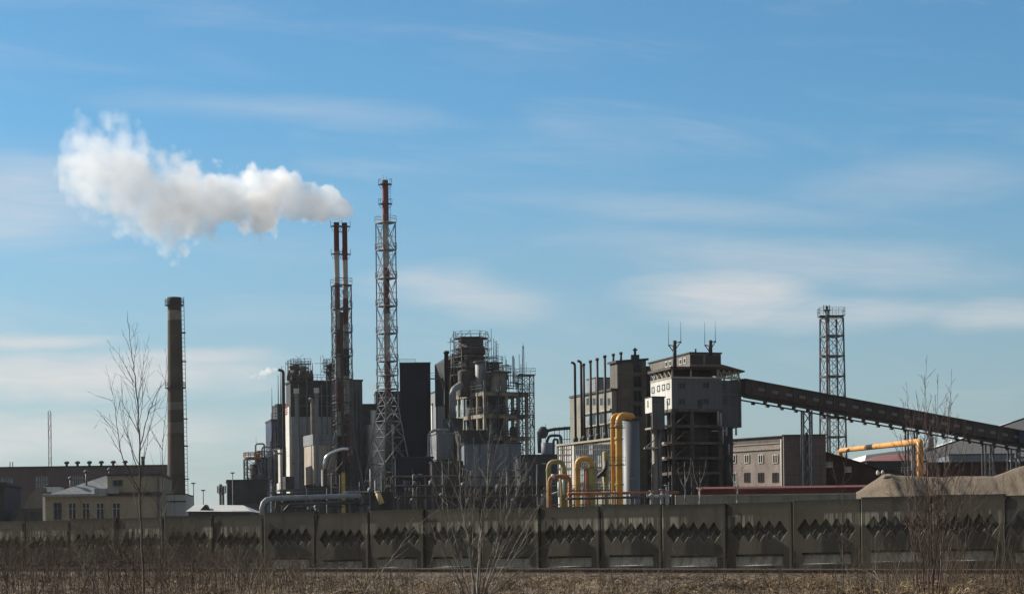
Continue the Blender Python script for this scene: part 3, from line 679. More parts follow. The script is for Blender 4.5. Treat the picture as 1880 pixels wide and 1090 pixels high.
b2 = Blk(506, 509, 525, 741, 410, 14, wl=7); t = simple('stair_block', 'slim dark stair block between the blue annexe and the boiler house', 'building', b2, 'slate', 'black', .3, .1)
m = MB()
for k in range(9):
    z = 8 + k * 2.3; m.beam(b2.P(0, -.25, z), b2.P(b2.wf, -.25, z), .14)
for f in (0, .5, 1.1): m.beam(b2.P(f, -.3, 5), b2.P(f, -.3, b2.zt), .12)
m.build('pipework', MT['steel'], t)
for i, (px, y0, y1) in enumerate(((511, 742, 688), (515.5, 742, 683), (518, 742, 672))):
    P = pt(px, y0, 409); Q = pt(px, y1, 409); t = thing('vent_pipe', ('shortest of the thin rods beside the boiler house hooked pipe', 'middle thin rod beside the hooked pipe', 'tallest thin rod beside the hooked pipe')[i], 'pipe', (P.x, P.y, P.z)); m = MB(); m.tube((P.x, P.y, P.z - .3), (P.x, P.y, Q.z), .1, .06, 6); m.build('rod', MT['steel'], t)
# pale lower stair wall
b = Blk(507, 514, 524, 822, 398, 25, wl=4); t = simple('pale_annex', 'pale grey annexe at the foot of the boiler house, left of the hooked pipe', 'building', b, 'whiteclad', 'slate', .2, .1)
for y in (852, 880): window(b, 'l', 510, y, .5, .7, t)
# main boiler house
b = Blk(525, 533, 607, 698, 402, 14)
t = simple('boiler_house', 'tall black clad boiler house with a grey lower half and tanks on its roof', 'industrial building', b, 'black', 'black', .4, .2)
z1 = b.onf(560, 765)[1]; z2 = b.onf(560, 735)[1]
m = MB(); b.box(m, .06, b.wf, -.35, .001, 0, z1); m.build('lower_cladding', MT['greyclad'], t)
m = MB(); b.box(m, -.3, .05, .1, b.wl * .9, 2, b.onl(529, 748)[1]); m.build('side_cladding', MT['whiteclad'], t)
m = MB(); l_, z_ = b.onl(529, 752); 
for k in range(5): b.box(m, -.36, -.301, l_ - 1.2, l_ + 1.2, z_ - .9 + k * .4, z_ - .7 + k * .4)
m.build('striped_panel', MT['paint_red'], t)
m = MB(); f1 = b.wf
for px in (548, 563, 590, 600):
    f, _ = b.onf(px, 750); m.beam(b.P(f, -.4, 6), b.P(f, -.4, z1 + 4 + (px % 7)), .22)
for y in (726, 745, 800, 850): z = b.onf(560, y)[1]; m.beam(b.P(0, -.45, z), b.P(f1, -.45, z), .12)
m.build('pipework', MT['steel'], t)
m = MB(); m.rail([b.P(0, 0, b.zt), b.P(b.wf, 0, b.zt)], 1.1, .08); m.build('railing', MT['steel'], t)
b3 = Blk(604, 606, 665, 696, 404, 14, wl=12)
t = simple('filter_house', 'tall slate grey block behind the twin flue tower', 'industrial building', b3, 'dullclad', 'black', .3, .15)
for px in (655, 661):
    f, _ = b3.onf(px, 750); m = MB(); m.beam(b3.P(f, -.3, 3), b3.P(f, -.3, b3.zt - 2), .35); m.build('duct', MT['dullclad'], t)
b4 = Blk(660, 664, 735, 741, 425, 6, wl=10); t = simple('conveyor_house', 'lower dark grey block behind the tall tower', 'industrial building', b4, 'slate', 'black', .3, .15)
b5 = Blk(688, 690, 735, 718, 426, 6, wl=8); simple('switch_house', 'dark block behind the tall lattice tower, left of the black box', 'industrial building', b5, 'slate', 'black', .3, .1)
# ducts with cap boxes
for i, (px, y1, w_, lab) in enumerate(((545, 713, 6, 'left slim grey duct with a square white cap on the boiler house face'), (582, 712, 6, 'right slim grey duct with a square white cap on the boiler house face'))):
    P = pt(px, 800, 394); s = 394 / F; Q = pt(px, y1, 394); t = thing('capped_duct', lab, 'duct', (P.x, P.y, 0), 'capped ducts on the boiler house')
    m = MB(); m.box(P.x - w_ * s / 2, P.x + w_ * s / 2, P.y - .3, P.y + .3, 0, Q.z - .9); m.build('shaft', MT['greyclad'], t)
    m = MB(); m.box(P.x - w_ * s * .75, P.x + w_ * s * .75, P.y - .45, P.y + .45, Q.z - .9, Q.z); m.build('cap', MT['whiteclad'], t)
    m = MB(); m.box(P.x - w_ * s * 1.1, P.x + w_ * s * 1.1, P.y - .6, P.y + .6, Q.z - 1.6, Q.z - 1.5); m.build('landing', MT['steel'], t)
P = pt(574, 740, 396); s = 396 / F
t = thing('relief_pipe', 'dull cream elbowed duct leaning against the right capped duct', 'duct', (P.x, P.y, 0)); m = MB()
m.pipe([(P.x, P.y, 0), (P.x, P.y, pt(574, 734, 396).z), pt(567, 733, 396)], .38); m.build('pipe', MT['tankbeige'], t)
# roof tanks
for i, (px, y0, y1, w_, mt_, lab) in enumerate(((541, 698, 669, 17, 'tankbeige', 'wider brownish tank on the boiler house roof'), (556, 698, 671, 13, 'concrete', 'narrower pale tank on the boiler house roof'))):
    t, P, r, zt, zb = vessel('roof_tank', lab, 'tank', px, y0, y1, w_, 406 + i * -2, mt_, .12, (y1 + 5, y1 + 18), .5, group='tanks on the boiler house roof')
    scaffold(t, P, r + .8, zb, zt + .3, 4, 1.6, seed=i, th=.05)
t, P, r, zt, zb = vessel('roof_tank', 'dark tank behind the top of the filter house, left of the twin flue tower', 'tank', 607, 698, 667, 13, 408, 'slate', .1, (672, 684), .7, group='tanks on the boiler house roof'); scaffold(t, P, r + .9, zb, zt + .4, 6, 1.6, seed=9)
P = pt(545, 668, 404); m = MB(); A, B = pt(534, 668, 404), pt(571, 668, 404)
A.z = B.z; t = thing('roof_gantry', 'flat railed gantry across the tops of the boiler house tanks', 'gantry', A); m.beam(A, B, .9, .12); m.build('deck', MT['steel'], t); m = MB(); m.rail([A, B], 1.0, .07, step=1); m.build('railing', MT['steel'], t)
m = MB()
for px in (533, 536, 549, 562, 570, 574): Q = pt(px, 698, 404); m.beam(Q, (Q.x, Q.y, A.z + random.uniform(-.5, 1.5)), .1)
for px in (530, 540, 552, 560, 566, 572): Q = pt(px, 698, 403); m.rev((Q.x, Q.y, Q.z), [(.35, 0), (.4, random.uniform(.6, 1.6)), (.2, 1.9)], 8)
m.build('supports', MT['rustsoot'], t)
# hooked black pipe with steam
P = pt(521.5, 800, 393); Q = pt(521.5, 681, 393)
t = thing('hooked_pipe', 'black pipe with a hooked top leaking a wisp of steam', 'pipe', (P.x, P.y, 0)); m = MB(); m.pipe([(P.x, P.y, 0), (P.x, P.y, Q.z), (P.x - .9, P.y, Q.z + .3)], .28, .4, 10); m.build('pipe', MT['black'], t)
# hoppers with rust streaked faces
def hopper(name, lab, b, zleg, wall, cap='whiteclad'):
    t = thing(name, lab, 'filter building', b.P(0, 0, 0))
    zc = b.zt - 1.9
    m = MB(); b.box(m, 0, b.wf, 0, b.wl, b.zb, zc); m.build('wall', MT[wall], t)
    m = MB(); b.box(m, -.12, b.wf + .12, -.12, b.wl + .12, zc, b.zt); m.build('top_band', MT[cap], t)
    m = MB()
    for k in range(5):
        l0 = b.wl * k / 5; f0 = 0
        for (f_, l_) in ((.2, l0 + b.wl * .1),):
            p = b.P(f_ + .6, l_, 0); m.tube((p.x, p.y, b.zb), (p.x, p.y, b.zb - 1.6), .6, .12, 8)
    m.build('hopper_cones', MT['rustsoot'], t)
    for f_ in (.2, b.wf * .5, b.wf - .2):
        for l_ in (.2, b.wl - .2): p = b.P(f_, l_, 0); m = MB(); m.beam(p, (p.x, p.y, b.zb), .3); m.build('leg', MT['steel'], t)
    return t
b = Blk(558, 575, 624, 797, 395, 22, yb=888, wl=None); hopper('filter_building', 'pale box on legs with a rusty narrow side, left of the silver duct', b, 0, 'rustclad', 'greyclad')
b = Blk(661, 685, 722, 778, 404, 24, yb=898); hopper('filter_building', 'pale box on legs behind the splayed feet of the tall tower', b, 0, 'whiteclad')
P = pt(685, 772, 386); t, *_ = vessel('roof_drum', 'small white drum on top of the pale box beside the tall tower', 'tank', 685, 778, 753, 10, 407, 'whiteclad', .05, (), .3)
P = [pt(595, 862, 372), pt(597, 836, 372), pt(626, 824, 372), pt(640, 824, 372)]
m = MB(); m.pipe(P, .30, 1.6, 12); t = thing('silver_duct', 'shiny silver bent duct at the foot of the boiler house', 'duct', (P[0].x, P[0].y, 0)); m.build('duct', MT['silver'], t)
m = MB(); m.tube(P[0], (P[0].x, P[0].y, 0), .5, .6, 10); m.build('base', MT['black'], t)
b = Blk(521, 524, 540, 874, 375, 15, yb=898, wl=3); t = thing('control_cabin', 'black cabin raised on a platform at the boiler house foot', 'cabin', b.P(0, 0, 0))
m = MB(); b.full(m); m.build('body', MT['black'], t); m = MB(); b.box(m, -1.2, b.wf + .8, -1, 3, b.zb - .3, b.zb); m.build('deck', MT['steel'], t); m = MB(); m.rail([b.P(-1.2, -1, b.zb), b.P(b.wf + .8, -1, b.zb)], 1.1, .06); m.build('railing', MT['steel'], t)
for f_ in (-1, b.wf + .6): m = MB(); p = b.P(f_, -.8, 0); m.beam(p, (p.x, p.y, b.zb - .3), .2); m.build('leg', MT['steel'], t)

# ---------------------------------------------------------------- twin flue tower
D = 390; s = D / F; P = pt(627, 560, D); zz = lambda y: pt(627, y, D).z
RED, WH, BK = (.17, .032, .025), (.44, .43, .41), (.025, .022, .02)
t = thing('twin_flue_tower', 'two red and white steaming flues carried by one slim lattice tower', 'chimney tower', (P.x, P.y, 0))
bandmat('bandA', [0, zz(800), zz(755), zz(700), zz(650), zz(605), zz(566), zz(520), zz(462)], [BK, WH, RED, WH, RED, WH, RED, WH, RED], grime=.3)
bandmat('bandB', [0, zz(850), zz(760), zz(690), zz(640), zz(595), zz(548), zz(478)], [BK, RED, WH, BK, WH, RED, WH, RED], grime=.3)
tp = {}
for k, (dx, dy, key, yt) in enumerate(((-7.6, -.2, 'bandA', 410), (7.2, .3, 'bandB', 410))):
    c = Vector((P.x + dx * s, P.y + dy, 0)); m = MB(); zt = zz(yt)
    m.rev(c, [(.5, 3), (.5, zz(520)), (.46, zt), (.5, zt), (.5, zt + .12), (.34, zt + .12), (.34, zt - .8)], 18); m.build('flue', MT[key], t); tp[k] = (c, zt)
    for y in (416, 467):
        z = zz(y); m = MB()
        for q in (-1, 1): m.beam(c + Vector((0, 0, z)), c + Vector((q * 1.05, 0, z)), .12); m.beam(c + Vector((q * 1.0, 0, z)), c + Vector((q * 1.0, 0, z + 1)), .08); m.beam(c + Vector((q * .55, 0, z - .9)), c + Vector((q * 1.0, 0, z)), .07)
        m.rev(c + Vector((0, 0, z)), [(.45, 0), (.95, 0), (.95, .1), (.45, .1)], 14, False); m.build('bracket_platform', MT['steel'], t)
m = MB()
for y in (416, 426, 462, 510): z = zz(y); m.beam(tp[0][0] + Vector((.4, 0, z)), tp[1][0] + Vector((-.4, 0, z)), .12)
m.build('tie', MT['steel'], t)
lv = [(0, 3.6), (zz(870), 2.6), (zz(820), 1.75), (zz(780), 1.45)] + [(zz(y), 1.42) for y in (752, 725, 697, 668, 640, 611, 583, 553, 525)]
lattice(t, (P.x, P.y), lv, 20, .11, .075, [zz(y) for y in (525, 568, 611, 655, 697, 740, 780)], 'steel', over=.15, deck=.16)
for dx, y0, y1, l in ((-1.1, 780, 525, 0), (1.1, 900, 611, 1)): ladder(t, (P.x + dx, P.y - 1.4, 0), zz(y0), zz(y1), th=.06)
m = MB(); q = P + Vector((.12, -1.9, 0)); m.box(q.x - .27, q.x + .27, q.y - .3, q.y + .3, zz(868), zz(575)); m.build('black_duct', MT['black'], t)
rn = random.Random(8); m = MB()
for k in range(18):
    z = rn.uniform(zz(900), zz(760)); x = P.x + rn.uniform(-1.9, 1.9); y = P.y + rn.uniform(-1.6, 1.6)
    if rn.random() < .5: m.beam((x, y, z), (x + rn.uniform(-.8, .8), y, z), rn.uniform(.08, .3))
    else: m.beam((x, y, z), (x, y, z + rn.uniform(.8, 4)), rn.uniform(.07, .2))
m.build('fittings', MT['rustsoot'], t)
P = pt(630, 868, 180); Q = pt(630, 930, 180)
t = thing('yellow_post', 'chipped yellow square post standing in front of the twin flue tower', 'post', (P.x, P.y, 0))
m = MB(); m.box(P.x - .14, P.x + .14, P.y - .14, P.y + .14, 0, P.z); m.build('shaft', MT['yellowpost'], t)
m = MB(); m.box(P.x - .17, P.x + .17, P.y - .17, P.y + .17, P.z, P.z + .08); m.build('cap', MT['olivepipe'], t)

# ---------------------------------------------------------------- tall tower
D = 395; s = D / F; P = pt(709, 500, D); zz = lambda y: pt(709, y, D).z
t = thing('tall_flue_tower', 'tallest chimney: a red and white flue inside a square lattice tower with splayed feet', 'chimney tower', (P.x, P.y, 0))
bandmat('bandT', [0, zz(725), zz(664), zz(576), zz(492), zz(406)], [(.12, .10, .09), (.17, .028, .02), WH, (.14, .022, .018), WH, (.17, .028, .022)], grime=.45)
m = MB(); zt = zz(331); m.rev((P.x, P.y, 0), [(.62, 2), (.58, zz(600)), (.56, zz(410)), (.54, zt), (.54, zt + .01), (.42, zt + .01), (.42, zt - 1)], 22)
m.build('flue', MT['bandT'], t)
for y in (339, 375):
    z = zz(y); m = MB()
    for q in (-1, 1): m.beam((P.x, P.y, z), (P.x + q * 1.25, P.y, z), .16); m.beam((P.x + q * 1.2, P.y, z), (P.x + q * 1.2, P.y, z + 1), .08); m.beam((P.x + q * .9, P.y, z), (P.x + q * .9, P.y, z + 1), .07); m.beam((P.x + q * 1.2, P.y, z + .98), (P.x + q * .65, P.y, z + .98), .07); m.beam((P.x + q * .65, P.y, z - .8), (P.x + q * 1.2, P.y, z), .07)
    m.rev((P.x, P.y, z), [(.55, 0), (1.15, 0), (1.15, .1), (.55, .1)], 16, False); m.build('bracket_platform', MT['steel'], t)
m = MB(); m.beam((P.x - .3, P.y, zt), (P.x - .3, P.y, zt + .9), .05); m.beam((P.x + .3, P.y, zt), (P.x + .3, P.y, zt + .7), .05); m.build('lightning_rod', MT['steel'], t)
lv = [(0, 3.75), (zz(890), 3.25), (zz(852), 2.72), (zz(803), 2.08), (zz(773), 1.7), (zz(745), 1.36), (zz(715), 1.33)]
ys = [664, 613, 563, 512, 460, 410]
lo = [(z, h) for z, h in lv] + [(zz(y), 1.32 - .01 * i) for i, y in enumerate(ys)]
full = []
for (z0, h0), (z1, h1) in zip(lo, lo[1:]):
    full.append((z0, h0))
full.append(lo[-1])
lattice(t, (P.x, P.y), full, 37, .10, .09, [zz(y) for y in ys + [715, 690]], 'towersteel', over=.12, deck=.2, xmode='XH')
for i, (a, c) in enumerate(zip(ys + [], [715] + ys)): ladder(t, (P.x + (-1.0 if i % 2 else 1.0), P.y - .9, 0), zz(c), zz(a), th=.05)
ladder(t, (P.x + .75, P.y - .2, 0), zz(410), zz(338), th=.05, w=.35)
for y in (664, 613, 563, 512, 460):   # stays holding the flue
    for k in range(4): m = MB(); a = R(37 + 45 + 90 * k); m.tube((P.x + .5 * math.cos(a), P.y + .7 * math.sin(a), zz(y) + 1.3), (P.x + 1.8 * math.cos(a), P.y + 1.8 * math.sin(a), zz(y) - .2), .07, .07, 6); m.build('stay', MT['paint_red'], t)

# ---------------------------------------------------------------- black box and neighbours
b = Blk(731, 733.5, 790, 665, 415, 3, wl=9); t = simple('black_silo_house', 'plain black windowless box building between the two tall towers', 'industrial building', b, 'darkclad', 'black', .25, .05)
m = MB(); m.rail([b.P(0, 0, b.zt), b.P(3, 0, b.zt)], .6, .06); m.build('railing', MT['steel'], t)
P = [pt(737, 842, 384), pt(787, 840, 384), pt(787, 795, 384), pt(797, 789, 384), pt(824, 789, 384)]
P = [Vector((p.x, 384, p.z)) for p in P]; t = thing('pale_pipeline', 'long pale pipe running below the black box and up over the grey cabin', 'pipe', (P[0].x, 384, P[0].z)); m = MB(); m.pipe(P, .24, .7, 10); m.build('pipe', MT['galv'], t)
m = MB()
for q in (P[0], P[1]): m.beam((q.x, 384, 0), (q.x, 384, q.z - .2), .15)
m.build('support', MT['steel'], t)
b = Blk(796, 801, 833, 796, 386, 18, yb=843, wl=4); t = thing('grey_cabin', 'light grey clad cabin raised beside the reactor frame', 'cabin', b.P(0, 0, 0)); m = MB(); b.full(m); m.build('wall', MT['greyclad'], t)
m = MB(); b.box(m, -.15, b.wf + .15, -.15, b.wl, b.zt, b.zt + .2); m.build('roof', MT['galv'], t)
for f_ in (.2, b.wf - .2): m = MB(); p = b.P(f_, .2, 0); m.beam(p, (p.x, p.y, b.zb), .25); m.build('leg', MT['steel'], t)
b = Blk(790, 793, 815, 740, 440, 15, wl=6); simple('pale_block', 'pale block glimpsed between the black box and the reactor frame', 'building', b, 'whiteclad', 'greyclad', .3, .1)
b = Blk(801, 803, 822, 716, 436, 15, wl=6); simple('pale_block', 'grey taller block half hidden behind the leaning reactor shed', 'building', b, 'greyclad', 'slate', .3, .1)
A, B = pt(788, 695, 412), pt(818, 695, 412); B.z = A.z; t = thing('walkway', 'railed footbridge from the black box to the reactor shed', 'walkway', A); m = MB(); m.beam(A, B, 1.0, .18); m.build('deck', MT['steel'], t); m = MB(); m.rail([A, B], 1.1, .07, step=1.2); m.build('railing', MT['steel'], t)

# ---------------------------------------------------------------- concrete reactor frame
b = Blk(838, 888, 970, 718, 398, 28); zt = b.zt
t = thing('concrete_structure', 'open concrete frame building with bright lit beams carrying the reactors', 'industrial frame', b.P(0, 0, 0))
zf = [b.onf(888, y)[1] for y in (718, 759, 800)]; zl = [zf[0], zf[1], zf[2]]
m = MB()
for z in zf: b.box(m, -.05, b.wf + .05, -.05, b.wl + .05, z - .7, z)
m.build('floor_slab', MT['concrete'], t)
fs_ = [0, b.onf(929, 760)[0], b.onf(950, 760)[0], b.wf - .5]
ls_ = [b.wl * k / 4 for k in (1, 2, 3)] + [b.wl - .5]
for f_ in fs_: m = MB(); b.box(m, f_, f_ + .5, .05, .5, 0, zt - .7); m.build('column', MT['concrete'], t)
for l_ in ls_: m = MB(); b.box(m, .05, .5, l_, l_ + .4, 0, zt - .7); m.build('column', MT['concrete'], t)
for f_ in fs_[1:]:
    for l_ in (ls_[1], ls_[3]): m = MB(); b.box(m, f_, f_ + .5, l_, l_ + .5, 0, zt - .7); m.build('column', MT['concrete'], t)
# frame storey above at the left end
l0 = b.onl(862, 712)[0]; z2 = b.onl(862, 699)[1]; z1_ = b.onl(838, 738)[1]
m = MB(); b.box(m, 0, .5, l0, b.wl, z2 - .7, z2 - .002); b.box(m, 0, 4, l0, l0 + .4, z2 - .7, z2 - .001)
for k in range(3): l_ = l0 + (b.wl - l0 - .4) * k / 2; b.box(m, 0.01, .45, l_, l_ + .4, zt, z2 - .7)
m.build('upper_frame', MT['concrete'], t)
m = MB(); rn = random.Random(11)      # machinery on the floors
for z0, z1 in ((zf[1], zf[0] - 1.3), (zf[2], zf[1] - 1.3), (1, zf[2] - 1.3)):
    for k in range(34):
        f = rn.uniform(1, b.wf - 1); l = rn.uniform(1.2, b.wl - 1); h = rn.uniform(.6, z1 - z0)
        p = b.P(f, l, z0)
        if rn.random() < .35: m.rev(p, [(.5, 0), (.62, .1), (.62, h * .7), (.3, h * .85)], 10)
        elif rn.random() < .6: m.beam(p, (p.x, p.y, z0 + h), rn.uniform(.1, .35))
        else: q = b.P(min(b.wf - .7, f + rn.uniform(1, 4)), l, z0 + h * .7); m.tube((p.x, p.y, z0 + h * .7), q, rn.uniform(.08, .2), n=6)
m.build('machinery', MT['rustsoot'], t)
rn = random.Random(31); m = MB()          # steel galleries, risers and bracing hung round the frame
for k in range(105):
    f = rn.uniform(-.6, b.wf + .8); z0_ = rn.uniform(8, zt - 2); h = rn.uniform(1.2, 7); q = rn.random()
    if q < .45: m.tube(b.P(f, -.3, z0_), b.P(f, -.3, min(zt + 2, z0_ + h)), rn.uniform(.04, .13), n=6)
    elif q < .75: m.beam(b.P(f, -.35, z0_), b.P(min(b.wf + .8, f + rn.uniform(1, 4)), -.35, z0_ + rn.choice((0, 0, 0, 1.2))), rn.uniform(.06, .16))
    else: m.beam(b.P(f, -.4, z0_), b.P(min(b.wf + .8, f + rn.uniform(1, 2.5)), -.4, z0_ + rn.uniform(1, 2.6)), .09)
for k in range(26):
    l = rn.uniform(0, b.wl); z0_ = rn.uniform(10, zt - 1); m.beam(b.P(-.3, l, z0_), b.P(-.3, l, z0_ + rn.uniform(1, 5)), rn.uniform(.06, .16))
for z in zf:
    m.rail([b.P(-.5, -.7, z), b.P(b.wf + .6, -.7, z)], 1.1, .06, step=1.0); m.beam(b.P(-.5, -.6, z - .1), b.P(b.wf + .6, -.6, z - .1), .7, .12)
    m.rail([b.P(-.6, -.5, z), b.P(-.6, b.wl, z)], 1.1, .06, step=1.0)
for k in range(120):     # steelwork standing on the top floor between the reactors
    f = rn.uniform(-.3, b.wf); l = rn.uniform(0, b.wl); z0_ = zt + rn.uniform(0, 3); m.beam(b.P(f, l, z0_), b.P(f, l, z0_ + rn.uniform(.8, 4.5)), rn.uniform(.05, .14))
    if k % 2: m.beam(b.P(f, l, z0_ + .8), b.P(min(b.wf, f + rn.uniform(.8, 3)), l, z0_ + .8), rn.uniform(.05, .16))
m.build('steelwork', MT['steel'], t)
fill_mb = MB(); b.box(fill_mb, 1.6, b.wf * .52, 1.6, b.wl - .8, 0, zt - .9); fill_mb.build('dark_fill', MT['black'], t)  # black filler box added to darken the bays behind the lit beams
m = MB(); m.rail([b.P(b.wf, 0, zt), b.P(b.wf * .35, 0, zt)], 1.1, .07); m.rail([b.P(b.wf, 0, zf[1]), b.P(0, 0, zf[1])], 1.1, .06); m.build('railing', MT['steel'], t)
ladder(t, b.P(b.wf * .78, .9, 0), zf[2], zt - 1.3, th=.09, cage=False, w=.9)
# reactors
t, P, r, z1, z0 = vessel('reactor', 'widest and highest dark brown reactor wrapped in decks and scaffolding', 'reactor', 865, 728, 620, 46, 408, 'rustsoot', .1, (622, 641, 657, 676), .9, group='reactors on the concrete frame')
scaffold(t, P, r + 1.2, z0 + 4, z1 + .6, 12, 1.6, seed=2, th=.09)
m = MB(); m.rev((P.x, P.y, z1 - 2.2), [(r + .1, -1.1), (r + .45, -.8), (r + .45, .2), (r + .1, .5)], 24); m.build('girdle', MT['brownsteel'], t)
t, P, r, z1, z0 = vessel('reactor', 'slim grey reactor with a flat cap in front of the wide brown one', 'reactor', 882, 720, 664, 19, 402, 'greyclad', .08, (), .6, group='reactors on the concrete frame')
m = MB(); m.rev((P.x, P.y, z1 - .2), [(.1, 0), (r + .35, 0), (r + .35, .25), (.3, .4)], 20, False); m.build('cap', MT['rustsoot'], t)
t, P, r, z1, z0 = vessel('reactor', 'squat beige domed reactor at the right, girdled by a railed deck', 'reactor', 916, 720, 679, 29, 401, 'tankbeige', .3, (684,), .9, group='reactors on the concrete frame')
t, P, r, z1, z0 = vessel('reactor', 'rusty brown reactor behind the squat beige one', 'reactor', 905, 718, 664, 24, 409, 'rustsoot', .12, (667, 684), .7, group='reactors on the concrete frame'); scaffold(t, P, r + .9, z0, z1 + .5, 9, 1.6, seed=5)
t, P, r, z1, z0 = vessel('reactor', 'tapering dark reactor just left of the slim grey one', 'reactor', 852, 728, 678, 22, 403, 'rustsoot', .5, (), .7, group='reactors on the concrete frame')
for i, (px, y0, y1, D_) in enumerate(((833.5, 700, 628, 405), (892.5, 720, 626, 399.5), (907, 690, 621, 403), (912, 690, 625, 403.5), (848, 700, 640, 401))):
    P = pt(px, y0, D_); t = thing('vent_mast', ('leftmost thin mast on the reactor scaffolding', 'thin mast rising beside the slim grey reactor', 'left of two thin masts over the beige reactor', 'right of two thin masts over the beige reactor', 'thin mast in front of the widest reactor')[i], 'mast', P)
    Q = pt(px, y1, D_); m = MB(); m.tube(P, (P.x, P.y, Q.z), .11, .06, 6)
    if i in (2, 3):
        for k in range(10): z = P.z + (Q.z - P.z) * k / 10; m.beam((P.x, P.y, z), (P.x + .3, P.y, z), .06)
        m.beam((P.x + .3, P.y, P.z), (P.x + .3, P.y, Q.z - .5), .07)
    m.build('mast', MT['steel'], t)
# leaning shed with chutes at the left of the frame
b = Blk(813, 818, 845, 664, 410, 22, yb=742, wl=6); t = thing('reactor_shed', 'dark steel shed with sloping top and inclined chutes, left of the widest reactor', 'industrial building', b.P(0, 0, 0))
m = MB(); m.hexa([b.P(0, 0, b.zb), b.P(b.wf, 0, b.zb), b.P(b.wf, b.wl, b.zb), b.P(0, b.wl, b.zb), b.P(0, 0, b.zt), b.P(b.wf, 0, b.zt + 1.8), b.P(b.wf, b.wl, b.zt + 1.8), b.P(0, b.wl, b.zt)]); m.build('wall', MT['slate'], t)
m = MB()
for k in range(5): m.tube(b.P(1.2 + k * .5, -.5, b.zt + 1.5 - k * .2), b.P(.4 + k * .9, -1.2, b.zt - 6.5 - k * .4), .2, .2, 8)
m.build('chute', MT['brownsteel'], t)
for f_ in (.2, b.wf - .2):
    for l_ in (.2, b.wl - .3): p = b.P(f_, l_, 0); m = MB(); m.beam(p, (p.x, p.y, b.zb), .35); m.build('leg', MT['steel'], t)
P = pt(820, 700, 405); Q = pt(820, 644, 405); t = thing('black_stack', 'short black stack standing against the leaning reactor shed', 'stack', (P.x, P.y, 0)); m = MB(); m.rev((P.x, P.y, 0), [(.42, 0), (.4, Q.z - .5), (.55, Q.z - .5), (.55, Q.z)], 14); m.build('pipe', MT['black'], t)
P = [pt(831, 768, 392), pt(831, 716, 392), pt(845, 706, 396)]; t = thing('white_duct', 'fat off white elbowed duct in front of the concrete frame', 'duct', P[0]); m = MB(); m.pipe(P, .58, 1.3, 16); m.build('duct', MT['greyclad'], t)
b = Blk(822, 826, 850, 767, 388, 20, wl=4); simple('duct_base', 'dark box carrying the fat off white duct', 'equipment', b, 'slate', 'black', .2, .05)
# lattice tower with mast at the right of the frame
P = pt(966, 750, 404); zz = lambda y: pt(966, y, 404).z
t = thing('stair_tower', 'slim lattice stair tower with a tall spike at the right end of the concrete frame', 'lattice tower', (P.x, P.y, 0))
lattice(t, (P.x, P.y), [(0, 1.2)] + [(zz(y), 1.15) for y in (900, 870, 845, 825, 805, 785, 765, 745, 725, 705, 688)], 20, .1, .07, [zz(690)], 'steel', over=.25)
Q = pt(961, 690, 403); m = MB(); z = zz(690)
for dx in (-.28, .28): m.beam((Q.x + dx, Q.y, 20), (Q.x + dx * .3, Q.y, zz(636)), .09)
for k in range(14): zk = z + (zz(640) - z) * k / 14; m.beam((Q.x - .25, Q.y, zk), (Q.x + .25, Q.y, zk + .5), .06)
m.tube((Q.x, Q.y, zz(640)), (Q.x, Q.y, zz(630)), .06, .03, 6); m.build('spike', MT['steel'], t)
ladder(t, (P.x, P.y - 1.2, 0), 5, zz(690), th=.07)

# ---------------------------------------------------------------- low dark buildings filling the foot of the plant
low_list = [
 ((845, 852, 957, 812, 372, 6), 8, 'bluegrey', 'long blue grey clad building at the foot of the concrete frame', 'low_workshop'),
 ((790, 793, 856, 846, 374, 6), 8, 'black', 'low black building under the grey raised cabin', 'low_workshop'),
 ((846, 849, 900, 789, 380, 14), 6, 'black', 'black block just under the lit concrete beams', 'low_workshop'),
 ((950, 954, 1030, 834, 360, 4), 10, 'slate', 'dark flat building between the concrete frame and the yellow arches', 'low_workshop'),
 ((722, 726, 795, 838, 380, 6), 10, 'darkclad', 'dark low extension at the foot of the black box', 'low_workshop'),
 ((500, 503, 560, 905, 330, 6), 6, 'black', 'small black shed under the galvanised duct', 'low_shed'),
 ((560, 563, 640, 892, 352, 6), 6, 'black', 'black shed behind the feet of the twin flue tower', 'low_shed'),
 ((640, 660, 760, 903, 350, 6), 6, 'black', 'black shed behind the feet of the tall tower', 'low_shed'),
 ((756, 760, 1005, 893, 300, 3), 8, 'black', 'long black shed behind the centre bush', 'low_shed'),
]
mat('bluegrey', (.13, .155, .19), rough=.6, var=.15, scale=.3, streak=.4, seams=(1.1, 3.0))
for a, wl, mk, lab, nm in low_list:
    b = Blk(*a, wl=wl); t = simple(nm, lab, 'building', b, mk, 'black', .25, .15)
    if mk in ('bluegrey', 'slate'):
        m = MB(); k = 0
        while k * 2.6 < b.wf: b.box(m, k * 2.6, k * 2.6 + .12, -.08, .02, 0, b.zt - .3); k += 1
        m.build('ribs', MT['dullclad'], t)
